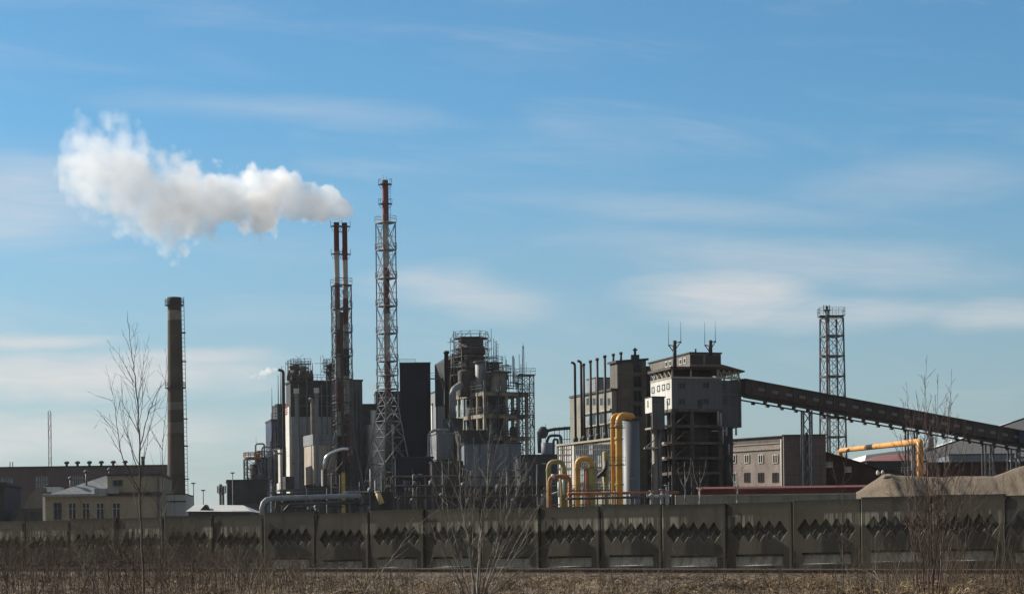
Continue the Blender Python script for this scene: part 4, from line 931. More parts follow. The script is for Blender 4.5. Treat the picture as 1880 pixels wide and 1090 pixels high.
# black pipe rack along the whole foot
def rack(name, lab, x0, x1, D, ytop, seed, mats=('steel', 'rustsoot', 'rustsoot', 'brownsteel', 'black'), n=5):
    rn = random.Random(seed); A, B = pt(x0, ytop, D), pt(x1, ytop, D + rn.uniform(0, 8)); B.z = A.z
    t = thing(name, lab, 'pipe rack', (A.x, A.y, 0)); L = (B - A).length; k = max(2, int(L / 4.5)); dv = (B - A) / k; nn = Vector((0, 1, 0))
    for i in range(k + 1):
        p = A + dv * i; m = MB()
        for o in (0, 2.2): m.beam((p.x, p.y + o, 0), (p.x, p.y + o, A.z), .2)
        m.beam((p.x, p.y - .3, A.z - .1), (p.x, p.y + 2.5, A.z - .1), .2); m.beam((p.x, p.y - .3, A.z - 1.3), (p.x, p.y + 2.5, A.z - 1.3), .16); m.build('trestle', MT['steel'], t)
    for i in range(n):
        r = rn.uniform(.05, .14); o = rn.uniform(0, 2.2); z = A.z + r + .01 if i % 2 else A.z - 1.2 + r; m = MB()
        a = A + (B - A) * rn.uniform(0, .15); c = A + (B - A) * rn.uniform(.7, 1)
        pts = [Vector((a.x, a.y + o, 0.5)), Vector((a.x, a.y + o, z)), Vector((c.x, c.y + o, z)), Vector((c.x, c.y + o, z + rn.choice((-2, 1.2, 2.5))))]
        m.pipe(pts, r, .5, 8); m.build('pipe', MT[rn.choice(mats)], t)
    m = MB()
    for i in range(int(L * 1.6)):
        p = A + (B - A) * rn.random(); z = rn.uniform(A.z - 3, A.z + .2); y = p.y + rn.uniform(-.5, 2.5)
        q = rn.random()
        if q < .4: m.beam((p.x, y, z), (p.x, y, z + rn.uniform(.4, 2)), rn.uniform(.05, .16))
        elif q < .7: m.beam((p.x, y, z), (p.x + rn.uniform(-1.5, 1.5), y, z + rn.uniform(-.6, .6)), rn.uniform(.05, .14))
        else: m.rev((p.x, y, z), [(.25, 0), (.32, .1), (.32, .5), (.12, .65)], 8)
    m.build('fittings', MT['steel'], t); return t
rack('pipe_rack', 'pipe rack crowded with small pipes between the galvanised duct and the tall tower', 628, 700, 230, 905, 1, n=7)
rack('pipe_rack', 'dark pipe rack running behind the centre bush', 722, 1000, 240, 893, 2, n=8)
rack('pipe_rack', 'pipe rack at the foot of the black box building', 700, 860, 290, 876, 3, n=8)
rack('pipe_rack', 'low pipe rack behind the galvanised duct', 500, 640, 260, 912, 4, n=6)
rack('pipe_rack', 'raised pipe rack on the foot of the concrete frame', 850, 985, 345, 862, 6, n=6)
# galvanised duct near the fence
P = [pt(481, 945, 165), pt(483, 919, 165), pt(500, 914.5, 166), pt(660, 909, 176)]
t = thing('galvanised_duct', 'long galvanised duct bending down behind the fence', 'duct', (P[0].x, P[0].y, 0)); m = MB(); m.path([P[0], pt(480.6, 932, 165), pt(483, 923, 165), pt(489, 917, 165.3), pt(500, 914.5, 166), P[3]], .19, 14); m.build('duct', MT['galv'], t)
m = MB(); rn = random.Random(5)
for k in range(9):
    p = P[2].lerp(P[3], k / 8); m.beam((p.x, p.y, 0), (p.x, p.y, p.z - .2), .12)
m.build('support', MT['steel'], t)
m = MB()
for k in range(20):
    p = P[2].lerp(P[3], rn.random()); m.beam((p.x, p.y - .4, p.z - rn.uniform(.3, .9)), (p.x + rn.uniform(.3, 1.4), p.y - .4, p.z - rn.uniform(.3, .9)), rn.uniform(.05, .14))
m.pipe([(P[1].x + .3, 164.6, 2.6), (P[1].x + 2, 164.6, P[2].z - .55), (P[3].x, 175, P[3].z - .5)], .1); m.build('under_pipe', MT['black'], t)
m = MB(); A, B = P[2] + Vector((1.4, 0, .24)), P[3] + Vector((0, 0, .24)); m.rail([A, B], .45, .035, step=1.6); m.build('railing', MT['steel'], t)
# dark container with yellow tilted drum
b = Blk(676, 679, 722, 903, 205, 4, wl=3); t = simple('dark_container', 'dark low container in front of the tall tower feet', 'container', b, 'slate', 'black', .1, .05)
A, B = pt(693, 903, 203.5), pt(701, 924, 203.5); t = thing('yellow_drum', 'tilted faded yellow drum against the dark container', 'drum', B); m = MB(); m.tube(B, A, .26, .24, 16); m.build('body', MT['tandrum'], t); m = MB(); dd = (A - B).normalized(); m.tube(A, A + dd * .12, .27, .25, 16); m.build('lid', MT['cream'], t)
# lamp masts through the plant
for i, (px, y1, D_) in enumerate(((428, 870, 260), (812, 850, 250), (700, 868, 250), (758, 872, 255), (930, 865, 255), (660, 884, 240), (986, 852, 260), (600, 896, 250))):
    if i == 0: continue
    P = pt(px, y1, D_); t = thing('lamp_mast', ('', 'lamp mast below the grey raised cabin', 'lamp mast at the foot of the tall tower', 'lamp mast below the black box building', 'lamp mast in front of the blue grey building', 'lamp mast between the twin flue tower and the tall tower', 'lamp mast left of the yellow arches', 'lamp mast left of the twin flue tower')[i], 'lamp post', (P.x, P.y, 0))
    m = MB(); m.tube((P.x, P.y, 0), P, .1, .05, 6); m.beam(P, P + Vector((.7, 0, .12)), .05); m.build('pole', MT['steel'], t)
    m = MB(); m.box(P.x + .6, P.x + 1.1, P.y - .12, P.y + .12, P.z + .04, P.z + .18); m.build('lamp_head', MT['galv'], t)
# ================================================================ RIGHT CLUSTER
# cyclone with ducts
D = 350; s = D / F
P = pt(997, 790, D); t = thing('cyclone_fan', 'dark bulbous fan housing with a horizontal duct above the dark flat building', 'fan', (P.x, P.y, pt(997, 834, D).z))
m = MB(); m.add(*(lambda n=18, k=10: ([(P.x + .85 * math.sin(math.pi * j / k) * math.cos(2 * math.pi * i / n), P.y + .85 * math.sin(math.pi * j / k) * math.sin(2 * math.pi * i / n), P.z + 1.0 * math.cos(math.pi * j / k) - .3) for j in range(1, k) for i in range(n)],
      [(j * n + i, (j + 1) * n + i, (j + 1) * n + (i + 1) % n, j * n + (i + 1) % n) for j in range(k - 2) for i in range(n)]))(), True)
m.tube(P + Vector((-.6, 0, -.2)), P + Vector((-.6, 0, -3.6)), .42, .3, 12); m.build('housing', MT['slate'], t)
m = MB(); y_ = P.y; q = lambda a, c: Vector((pt(a, c, D).x, y_, pt(a, c, D).z))
m.pipe([q(1001, 792), q(1013, 788), q(1052, 785)], .26); m.pipe([q(1004, 812), q(1008, 799), q(1030, 799), q(1032, 834)], .22); m.pipe([q(1016, 834), q(1016, 806), q(1024, 806), q(1024, 834)], .18); m.build('duct', MT['slate'], t)
m = MB()
for a in (1018, 1027, 1036, 1041, 1046): m.beam(q(a, 834), q(a, 781 + a % 5), .1)
for c in (806, 818): m.beam(q(1018, c), q(1048, c), .1)
m.beam(q(1002, 834), q(1002, 778), .08); m.build('frame', MT['steel'], t)
vessel('square_tank', 'blue grey squat tank on the dark flat building below the fan', 'tank', 1004, 834, 812, 21, 347, 'bluegrey', .05, (), .3)
# old concrete workshop: stair tower, upper hall, lower hall
b = Blk(1119.5, 1133, 1186, 662.5, 263, 20)
t = thing('workshop_tower', 'dark tall windowed stair tower of the old concrete workshop with one lit edge', 'building', b.P(0, 0, 0))
zr = b.onf(1185, 658)[1]; 
def slab(m, o, lo, hi): m.hexa([b.P(-o, -o, b.zt + lo), b.P(b.wf + o, -o, zr + lo), b.P(b.wf + o, b.wl + o, zr + lo), b.P(-o, b.wl + o, b.zt + lo), b.P(-o, -o, b.zt + hi), b.P(b.wf + o, -o, zr + hi), b.P(b.wf + o, b.wl + o, zr + hi), b.P(-o, b.wl + o, b.zt + hi)])
m = MB(); m.hexa([b.P(0, 0, 0), b.P(b.wf, 0, 0), b.P(b.wf, b.wl, 0), b.P(0, b.wl, 0), b.P(0, 0, b.zt - .2), b.P(b.wf, 0, zr - .2), b.P(b.wf, b.wl, zr - .2), b.P(0, b.wl, b.zt - .2)]); 
mat('towerwall', (.14, .125, .105), rough=.9, var=.22, scale=.5, streak=.6, dirt=(.06, .055, .05), seams=(6, 1.5)); m.build('wall', MT['towerwall'], t)
m = MB(); slab(m, .25, -.199, .05); m.build('roof', MT['black'], t)
for y in (673, 700, 727, 754): window(b, 'f', 1170, y, .9, 1.2, t, MT['brownsteel'])
m = MB(); p = b.P(b.wf * .8, 1.5, zr); m.box(p.x - .5, p.x + .5, p.y, p.y + 1, p.z - .2, p.z + .6); m.rev((p.x, p.y + .5, p.z + .6), [(.15, 0), (.15, .5), (.35, .6), (.05, .9)], 8); m.build('roof_vent', MT['slate'], t)
bw = Blk(1182, 1186, 1199, 672, 268, 20, wl=5); simple('link_block', 'narrow black block joining the workshop stair tower to the coal tower', 'building', bw, 'black', 'black', .2, .05)
b = Blk(1048, 1123, 1132, 712.5, 262.8, 21)
t = thing('workshop_upper_hall', 'pale old concrete workshop hall behind a row of tall black pipes', 'building', b.P(0, 0, 0))
m = MB(); b.full(m, z1=b.zt - .25); m.build('wall', MT['oldconcrete'], t); m = MB(); b.full(m, z0=b.zt - .25, o=.2); m.build('roof', MT['black'], t)
for i, px in enumerate((1079, 1085, 1091, 1097, 1104, 1111, 1118)):
    w_ = .9
    window(b, 'l', px, 737, .8, .85, t, proud=.04); window(b, 'l', px, 770, 1.0, 1.6, t, proud=.04, glass=MT['paleglass'] if i % 3 == 0 else None); window(b, 'l', px, 792, 1.0, 1.5, t, MT['oldconcrete'], proud=.08)
m = MB()
for y, th in ((757, .22), (781, .16)):
    l, z = b.onl(1100, y); b.box(m, -.3, .05, 0, b.onl(1074, y)[0], z, z + th)
m.build('ledge', MT['concrete'], t)
m = MB(); l, z = b.onl(1072, 760); b.box(m, -.10, .05, l, b.wl + .1, 0, b.zt - .3); m.build('plain_bay', MT['whiteclad' if False else 'oldconcrete'], t)
bb = Blk(1077, 1093, 1122, 692, 274, 20, yb=722, wl=None); t2 = simple('roof_cabin', 'light grey box cabin on the workshop roof behind the black pipes', 'cabin', bb, 'greyclad', 'slate', .15, .05)
b = Blk(1025, 1145, 1152, 800.5, 246, 24)
t = thing('workshop_lower_hall', 'long old grey workshop wall full of dark framed windows behind the yellow arches', 'building', b.P(0, 0, 0))
m = MB(); b.full(m, z1=b.zt - .22); m.build('wall', MT['oldconcrete'], t); m = MB(); b.full(m, z0=b.zt - .22, o=.25); m.build('roof', MT['concrete'], t)
l1 = b.onl(1055, 850)[0]; m = MB(); b.box(m, -.09, .03, l1, b.wl + .05, 0, b.zt - .25); m.build('sunlit_bay', MT['whiteclad'], t)  # white colour stands for the stronger sunlight on this end
for y, hg in ((825, 1.1), (848, 1.6), (872, 1.6), (896, 1.4)):
    for px in list(range(1061, 1140, 8)): window(b, 'l', px, y, 1.0, hg, t, MT['brownsteel'], proud=.06, mull=1, tr=.5, glass=MT['paleglass'] if (px * 7 + int(y)) % 5 < 1 else None, ft=.1)
    for px in (1031, 1038, 1046): window(b, 'l', px, y, 1.2, hg, t, MT['brownsteel'], proud=.16, mull=1, tr=.5, ft=.1, glass=None)
# black vertical pipes
pl = [(1057, 667, 806, True), (1068.5, 664, 806, True), (1073, 667, 804, False), (1085.5, 661, 802, False), (1098, 657, 800, False), (1112, 652, 798, False), (1126, 649, 664, False), (1140, 646, 662, False)]
labs = ['leftmost tall black pipe with a bent tip on the workshop', 'second tall black pipe with a bent tip before the workshop', 'tall black pipe touching the second bent tipped one', 'fourth tall black pipe from the left on the workshop face', 'tall black pipe right of the fourth on the workshop face', 'tallest black pipe next to the workshop stair tower', 'short black stub above the left of the workshop stair tower roof', 'short black stub on the middle of the workshop stair tower roof']
for (px, y1, y0, hook), lab in zip(pl, labs):
    D_ = 252 + (1123 - px) * .16 if px < 1120 else 266
    A, B = pt(px, y0, D_), pt(px, y1, D_); t = thing('vent_pipe', lab, 'pipe', A, 'black vent pipes on the workshop'); m = MB(); pts = [A - Vector((0, 0, .4 if px < 1120 else 1)), Vector((A.x, A.y, B.z))]
    if hook: pts.append(Vector((A.x - .45, A.y, B.z + .15)))
    m.pipe(pts, .15, .3, 8) if hook else m.tube(pts[0], pts[1], .15, .15, 8); m.build('pipe', MT['black'], t)
    if px < 1120: m = MB(); m.rev((A.x, A.y, A.z - .4), [(.3, 0), (.3, .5), (.2, .7)], 8); m.build('base_box', MT['slate'], t)
    if not hook: m = MB(); m.rev((A.x, A.y, B.z - .3), [(.2, 0), (.22, .3)], 8); m.build('cap', MT['slate'], t)

# ---------------------------------------------------------------- coal tower
K = Blk(1195, 1233.5, 1323.5, 694, 251, 17, yb=753); b = K; wr = b.onf(1360, 720)[0]
t = thing('coal_tower', 'coal head tower: blue grey clad box on an open dark frame with a truss storey', 'industrial tower', b.P(0, 0, 0))
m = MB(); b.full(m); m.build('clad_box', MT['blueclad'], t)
m = MB(); b.box(m, -.05, 0.0, -.03, b.wl, b.zb, b.zt + .05); m.build('sunlight_skin', MT['whiteclad'], t)  # pale skin paints the sunlight on the left side
zlo = b.onf(1340, 784)[1]; m = MB(); b.box(m, b.wf + .001, wr, .25, b.wl, zlo, b.zt - .15); m.build('right_cladding', MT['dullclad'], t)
m = MB(); z_ = b.onf(1340, 724)[1]; b.box(m, b.wf, wr + .1, .1, .3, z_ - .08, z_ + .08); b.box(m, wr - .1, wr + .1, .1, .4, zlo, b.zt); b.box(m, b.wf - .05, b.wf + .12, .02, .3, b.zb, b.zt); m.build('trim', MT['steel'], t)
for px, py in ((1252, 708), (1296, 707), (1252, 737), (1296, 736.5)): window(b, 'f', px, py, 10 * b.m, 8.5 * b.m, t, MT['dullclad'], mull=1)
for px, py in ((1330, 709), (1331, 736)): 
    f, z = b.onf(px, py); m = MB(); b.box(m, f - .3, f + .3, .2, .3, z - .3, z + .3); m.build('window', MT['glass'], t)
m = MB(); f, z = b.onf(1284.5, 741); b.box(m, f - .25, f + .25, -.04, .1, z - .5, z + .5); m.build('door', MT['black'], t)
for px, py in ((1200, 716), (1210, 713), (1219, 711), (1227.5, 709), (1228, 737)): window(b, 'l', px, py, .7, .55 if py > 712 else .55, t, MT['slate'], mull=0, proud=.1)
# truss storey and roof deck
zs = b.onf(1280, 678)[1]; m = MB(); lT = b.wl * 1.0
posts = [(f, l) for f in (.1, b.onf(1269, 690)[0], b.onf(1318, 690)[0], wr - .2) for l in (.1, b.wl * .33, b.wl * .66, b.wl - .1)]
for f, l in posts: m.beam(b.P(f, l, b.zt - (.2 if f > b.wf else 0)), b.P(f, l, zs), .2)
for k in range(5):
    l0, l1_ = b.wl * k / 5, b.wl * (k + 1) / 5; m.beam(b.P(.05, l0, b.zt), b.P(.05, l1_, zs), .13); m.beam(b.P(.05, l1_, b.zt), b.P(.05, l1_, zs), .13)
fa = b.onf(1320, 690)[0]
for k in range(4):
    f0, f1_ = fa + (wr - fa) * k / 4, fa + (wr - fa) * (k + 1) / 4; m.beam(b.P(f0, .1, b.zt), b.P(f1_, .1, zs), .1); m.beam(b.P(f1_, .1, b.zt), b.P(f0, .1, zs), .1); m.beam(b.P(f0, .1, b.zt), b.P(f0, .1, zs), .12)
    m.beam(b.P(f0, b.wl - .1, b.zt), b.P(f1_, b.wl - .1, zs), .1)
m.beam(b.P(0, 0, b.zt + .1), b.P(wr, 0.1, b.zt + .1), .2); m.beam(b.P(0, 0, b.zt + .1), b.P(0, b.wl, b.zt + .1), .2)
m.build('truss', MT['concrete'], t)
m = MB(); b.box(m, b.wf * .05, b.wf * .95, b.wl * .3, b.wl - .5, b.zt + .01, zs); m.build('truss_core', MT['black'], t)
m = MB(); b.box(m, -.3, b.onf(1325, 690)[0], -.3, b.wl + .3, zs, zs + .3); 
fa = b.onf(1300, 690)[0]; m.hexa([b.P(fa, -.35, zs + .301), b.P(wr + .4, -.35, zs - .25), b.P(wr + .4, b.wl, zs - .25), b.P(fa, b.wl, zs + .301), b.P(fa, -.35, zs + 1.0), b.P(wr + .4, -.35, zs - .1), b.P(wr + .4, b.wl, zs - .1), b.P(fa, b.wl, zs + 1.0)])
m.build('roof_deck', MT['brownsteel'], t)
mat('pentwall', (.15, .14, .12), rough=.85, var=.2, scale=.5, streak=.6, dirt=(.06, .055, .05), seams=(3, 1.2))
g = Blk(1191, 1266.5, 1323.5, 646, 250.5, 17, yb=672)
m = MB(); g.full(m, z1=g.zt - .15); ph = m.build('penthouse', MT['pentwall'], t)
m = MB(); g.full(m, z0=g.zt - .15, o=.12); m.build('penthouse_roof', MT['black'], ph)
m = MB(); g.box(m, .1, g.wf * .42, -.04, .1, g.zb + .25, g.zt - .35); g.box(m, g.wf * .5, g.wf - .1, -.04, .1, g.zb + .25, g.zt - .35); m.build('opening', MT['black'], ph)
for px, py in ((1224, 668.5), (1231, 667), (1250, 664), (1257.5, 662)): window(g, 'l', px, py, .6, .5, ph, MT['cream'], mull=0, proud=.06)
# open frame below
zb_ = [b.onf(1280, y)[1] for y in (753, 782, 813, 840, 868)]
for f in (.1, b.onf(1272, 800)[0], b.onf(1323, 800)[0]):
    for l in (.1, b.wl * .5, b.wl - .2): m = MB(); m.beam(b.P(f, l, 0), b.P(f, l, b.zb), .42); m.build('column', MT['brownsteel'], t)
m = MB()
for z in zb_:
    m.beam(b.P(-.1, 0, z), b.P(b.onf(1325, 800)[0], 0, z), .22, .34); m.beam(b.P(0, 0, z), b.P(0, b.wl, z), .22, .34); m.beam(b.P(b.wf, 0, z), b.P(b.wf, b.wl, z), .2, .3)
    if z > zb_[4]: b.box(m, .2, b.wf, .5, b.wl, z - .15, z + .05)
m.build('beams', MT['rustsoot'], t)
m = MB()
for z0, z1 in zip(zb_[1:], zb_): m.beam(b.P(.1, 0, z0), b.P(b.wf * .3, .1, z0 + (z1 - z0) * .75), .12); m.beam(b.P(-.5, .3, z1), b.P(-.5, .3, z0), .08)
for y in (760, 790, 822): p0 = b.onf(1330, y); m.beam(b.P(p0[0], .3, p0[1]), b.P(p0[0] + 1.3, .3, p0[1] - 1.6), .1); m.beam(b.P(p0[0] + .6, .3, p0[1]), b.P(p0[0] - .3, .3, p0[1] - 1.6), .1)
for z in zb_[2:]: m.rail([b.P(0, -.3, z + .2), b.P(b.wf, -.3, z + .2)], 1, .05)
m.build('braces_and_rails', MT['rustsoot'], t)
for i, z in enumerate(zb_[1:4]): m = MB(); b.box(m, -1.0, .3, -.1, 1.2, z - .1, z + .12); m.build('landing', MT['concrete'], t)
m = MB(); b.box(m, b.wf * .08, wr * .97, b.wl * .55, b.wl - .3, 0, zlo - .2); b.box(m, b.wf * .12, b.wf * .88, b.wl * .35, b.wl * .54, 0, b.zb - .2); b.box(m, b.wf * .4, b.wf * .8, b.wl * .15, b.wl * .5, zb_[2] + .3, zb_[0] - 1); m.build('inner_dark_fill', MT['slate'], t)  # dark boxes added to keep the inside of the open frame dark
m = MB()
for (px, y0, y1, r) in ((1316, 755, 782, .12), (1321, 758, 784, .14), (1325, 784, 815, .12), (1331, 784, 800, .14), (1336, 815, 835, .1), (1349, 786, 799, .12)):
    f, z0 = b.onf(px, y1); _, z1 = b.onf(px, y0); m.tube(b.P(f, -.4, z0), b.P(f, -.4, z1), r, r, 8)
m.build('bright_pipe', MT['galv'], t)
for px, w_ in ((1332, .35), (1347, .9)):
    f, _ = b.onf(px, 800); m = MB(); m.beam(b.P(f, 1.5, 0), b.P(f, 1.5, zlo), w_); m.build('column', MT['slate'], t)
# side cabin hanging at the left, with chutes
c = Blk(1185, 1197.5, 1220, 729, 247, 17, yb=787)
t = thing('side_cabin', 'narrow cabin with one pale sunlit face hanging at the left flank of the coal tower', 'cabin', c.P(0, 0, c.zb))
zm = c.onl(1190, 758)[1]
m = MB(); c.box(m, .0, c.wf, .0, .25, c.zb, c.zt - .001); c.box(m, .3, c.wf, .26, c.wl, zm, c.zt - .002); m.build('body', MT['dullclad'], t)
m = MB(); c.box(m, -.06, -.001, 0, c.wl, zm, c.zt); m.build('sunlight_skin', MT['whiteclad'], t)  # sunlight on this face put into a white skin
m = MB(); c.box(m, -.1, c.wf + .1, -.1, c.wl + .1, c.zt, c.zt + .12); m.build('roof', MT['slate'], t)
m = MB(); c.box(m, -.1, c.wf, .26, c.wl, c.zb, c.zb + .2); m.build('floor', MT['concrete'], t)
window(c, 'l', 1190.5, 741.5, .5, .8, t, None, mull=0, proud=.2)
m = MB(); p = c.P(.1, c.wl - .1, 0); m.beam((p.x, p.y, c.zb), (p.x, p.y, zm), .12); m.rev(c.P(1.5, 2.5, c.zb + .2), [(.3, 0), (.3, 1), (.1, 1.3)], 8); m.build('post', MT['steel'], t)
for i, (px, mt_, r, lab) in enumerate(((1202, 'tankbeige', .32, 'brown coal chute pipe under the side cabin, the left of two'), (1210.5, 'steel', .26, 'grey chute pipe under the side cabin, the right of two'))):
    A, B = pt(px, 787, 248.5), pt(px, 872, 248.5); t = thing('chute_pipe', lab, 'chute', (A.x, A.y, 0)); m = MB(); m.tube((A.x, A.y, 0), A, r, r, 14); m.build('pipe', MT[mt_], t)
    if i == 0:
        m = MB(); Q = pt(1191, 822, 247.5); m.box(Q.x - .5, A.x + .3, Q.y - .5, Q.y + .9, Q.z - .1, Q.z + .1); m.build('landing', MT['concrete'], t)
        m = MB(); m.beam(Q + Vector((-.4, 0, 0)), A + Vector((0, -.4, -1.2)), .1); m.beam(pt(1191, 868, 247.5), pt(1202, 848, 248), .12); m.build('brace', MT['steel'], t)
# bracketed black masts with whips
for i, (px, y1, y0, x1, x2, yw, yb1, yb2) in enumerate(((1239, 625, 672, 1227.5, 1250, 590, 633, 627), (1304.5, 624.5, 646, 1294, 1313.5, 590, 633, 626))):
    A, B = pt(px, y0, 248.8), pt(px, y1, 248.8); t = thing('bracket_mast', ('thick black mast with two whip aerials, standing at the left of the coal tower', 'thick black mast with two whip aerials on top of the coal tower penthouse')[i], 'mast', A, 'black masts with whip aerials on the coal tower')
    m = MB(); m.tube(A - Vector((0, 0, .4)), (A.x, A.y, B.z), .22, .22, 12); m.build('mast', MT['black'], t)
    for xx, yb in ((x1, yb1), (x2, yb2)):
        m = MB(); Q = pt(xx, yb, 248.8); m.beam((A.x, A.y, Q.z - .15), Q, .1); m.beam((A.x, A.y, Q.z - 1.0), Q, .1); m.beam(Q, (Q.x, Q.y - .3, Q.z - .15), .1); m.build('bracket', MT['black'], t)
        m = MB(); m.tube(Q, pt(xx - .6, yw, 248.8), .035, .015, 6); m.build('whip', MT['steel'], t)
P = pt(1277, 646, 252); t = thing('roof_stub', 'tiny black stub on the coal tower penthouse roof', 'vent', P - Vector((0, 0, .1))); m = MB(); m.tube(P - Vector((0, 0, .1)), P + Vector((0, 0, .3)), .1, .1, 8); m.build('pipe', MT['black'], t)
m = MB(); m.tube(P + Vector((0, 0, .3)), P + Vector((0, 0, .36)), .14, .12, 8); m.build('cap', MT['black'], t)

# ---------------------------------------------------------------- silo and yellow pipes
D = 228; s = D / F
t, P, r, z1, z0 = vessel('grey_silo', 'smooth blue grey cylindrical silo beside the tall yellow pipes', 'silo', 1159, 925, 771, 31, D, 'siloclad', .02, (), .3, zb=0, n=48)
m = MB(); m.rev((P.x, P.y, z1), [(.1, 0), (r + .08, 0), (r + .08, .14), (.4, .2)], 40, False); m.build('rim', MT['black'], t)
m = MB(); k = 10; m.rail([(P.x + r * math.cos(i * 2 * math.pi / k), P.y + r * math.sin(i * 2 * math.pi / k), z1 + .1) for i in range(2, 7)], .7, .04, step=1); m.build('railing', MT['steel'], t)
m = MB(); q = pt(1158, 880, D); m.box(q.x - .2, q.x + .2, P.y - r - .05, P.y - r + .02, q.z, q.z + .1); m.build('bracket', MT['galv'], t)
def V(a, c, D_): return pt(a, c, D_)
def upright(px, y0, y1, D_):
    A = pt(px, (y0 + y1) / 2, D_); return Vector((A.x, D_, pt(px, y0, D_).z)), Vector((A.x, D_, pt(px, y1, D_).z))
A, B = upright(1125, 925, 762, 225); C_ = pt(1158, 762, 227)
t = thing('yellow_pipe', 'slimmer of the two tall yellow pipes, left of the silo', 'pipe', (A.x, A.y, 0)); m = MB(); m.pipe([(A.x, A.y, 0), B, (B.x + 1.4, B.y + .3, B.z + .1)], .20, .55, 14); m.build('pipe', MT['yellowpipe'], t)
A2, B2 = upright(1136.5, 925, 762, 224.4)
t = thing('yellow_pipe', 'fat tall yellow pipe arching over into the top of the grey silo', 'pipe', (A2.x, A2.y, 0)); m = MB(); Q = Vector((pt(1160, 762, 226).x, 226, B2.z))
m.pipe([(A2.x, A2.y, 0), B2, Q, (Q.x, Q.y, z1 + .15)], .35, .95, 18); m.build('pipe', MT['yellowpipe'], t)
for y in (782, 806, 853, 890):
    z = pt(1136, y, 224).z; m = MB(); m.rev((A2.x, A2.y, z), [(.3, 0), (.47, 0), (.47, .12), (.3, .12)], 18, False); m.build('flange', MT['olivepipe'], t)
for i, y in enumerate((785, 853)):
    z = pt(1130, y, 224).z; m = MB(); m.box(A.x - .5, A2.x + .6, 223.6, 223.9, z - .06, z + .02); pl_ = m.build('landing', MT['steel'], t); m = MB(); m.rail([(A.x - .5, 223.6, z), (A2.x + .6, 223.6, z)], .8, .035, step=.8); m.build('railing', MT['steel'], pl_)
# arches
def arch(lab, xl, xr, y0, yt, y2, D_, r, mt_, mt2=None, name='arched_pipe'):
    A, B = upright(xl, y0, yt, D_); C_, E = upright(xr, y2, yt, D_); E.z = B.z
    t = thing(name, lab, 'pipe', (A.x, A.y, 0)); m = MB(); m.pipe([(A.x, A.y, 0), B, E, C_], r, min(abs(E.x - B.x) * .48, r * 3.2), 16); m.build('pipe', MT[mt_], t)
    m = MB(); m.rev((A.x, A.y, B.z - r * 4), [(r * .9, 0), (r * 1.2, 0), (r * 1.2, .1), (r * .9, .1)], 16, False); m.rev((C_.x, C_.y, C_.z + .1), [(r * .9, 0), (r * 1.25, 0), (r * 1.25, .12), (r * .9, .12)], 16, False); m.build('flange', MT['olivepipe'], t)
    return t, C_
t, C_ = arch('leftmost olive yellow pipe arch with a thick valve leg', 1007, 1035, 930, 847, 872, 190, .20, 'olivepipe')
m = MB(); m.rev((C_.x, C_.y, 0), [(.34, 0), (.34, C_.z - .6), (.42, C_.z - .5), (.42, C_.z)], 16); m.build('valve_body', MT['olivepipe'], t)
m = MB(); m.rail([(C_.x - 1.3, C_.y - .5, C_.z - .9), (C_.x + .4, C_.y - .5, C_.z - .9)], .55, .03, step=.5); m.beam((C_.x - 1.3, C_.y - .5, C_.z - .9), (C_.x + .5, C_.y - .5, C_.z - .9), .08); m.build('landing', MT['galv'], t)
t, C_ = arch('higher yellow pipe arch in the middle, before the workshop windows', 1060, 1086, 930, 842, 860, 196, .24, 'yellowpipe')
m = MB(); m.rev((C_.x, C_.y, 1), [(.28, 0), (.32, C_.z - 3.4), (.5, C_.z - 3), (.5, C_.z - 1)], 18); m.build('valve_body', MT['olivepipe'], t)
m = MB(); m.rev((C_.x - .5, C_.y - .3, 1), [(.2, 0), (.2, C_.z - 1)], 12); m.build('stub', MT['orangepipe'], t)
m = MB(); p = C_; m.beam((p.x - .9, p.y - .3, p.z + .1), (p.x + .9, p.y - .3, p.z + .1), .3, .1); m.build('landing', MT['olivepipe'], t)
t, C_ = arch('lower orange red pipe arch in front of the olive arch', 1009, 1047, 930, 874, 930, 182, .17, 'orangepipe')
m = MB()
for px, y0, y1 in ((1034, 908, 880), (1026, 912, 884)): a, c_ = upright(px, y0, y1, 181.5); m.tube(a, c_, .1, .1, 10)
a = pt(1014, 874, 182); m.tube((a.x - .1, 182, a.z), (a.x + .18, 182, a.z), .19, .19, 14); m.build('sleeve', MT['whiteclad'], t)
# olive valve column right of the arches
t, P, r, z1, z0 = vessel('valve_column', 'dark olive valve column between the middle arch and the tall yellow pipes', 'valve', 1112, 925, 828, 11, 212, 'olivepipe', .3, (), .2, zb=0, n=14)
m = MB(); m.pipe([(P.x, P.y - .2, z1 - 1), (P.x, P.y - .8, z1 - 1.8), (P.x - .9, P.y - .8, z1 - 2.6)], .2); m.tube((P.x - 1.3, P.y - .3, 1.9 + pt(1100, 870, 212).z - 2), (P.x, P.y - .3, pt(1100, 870, 212).z), .22, .22, 10); m.build('branch', MT['black'], t)
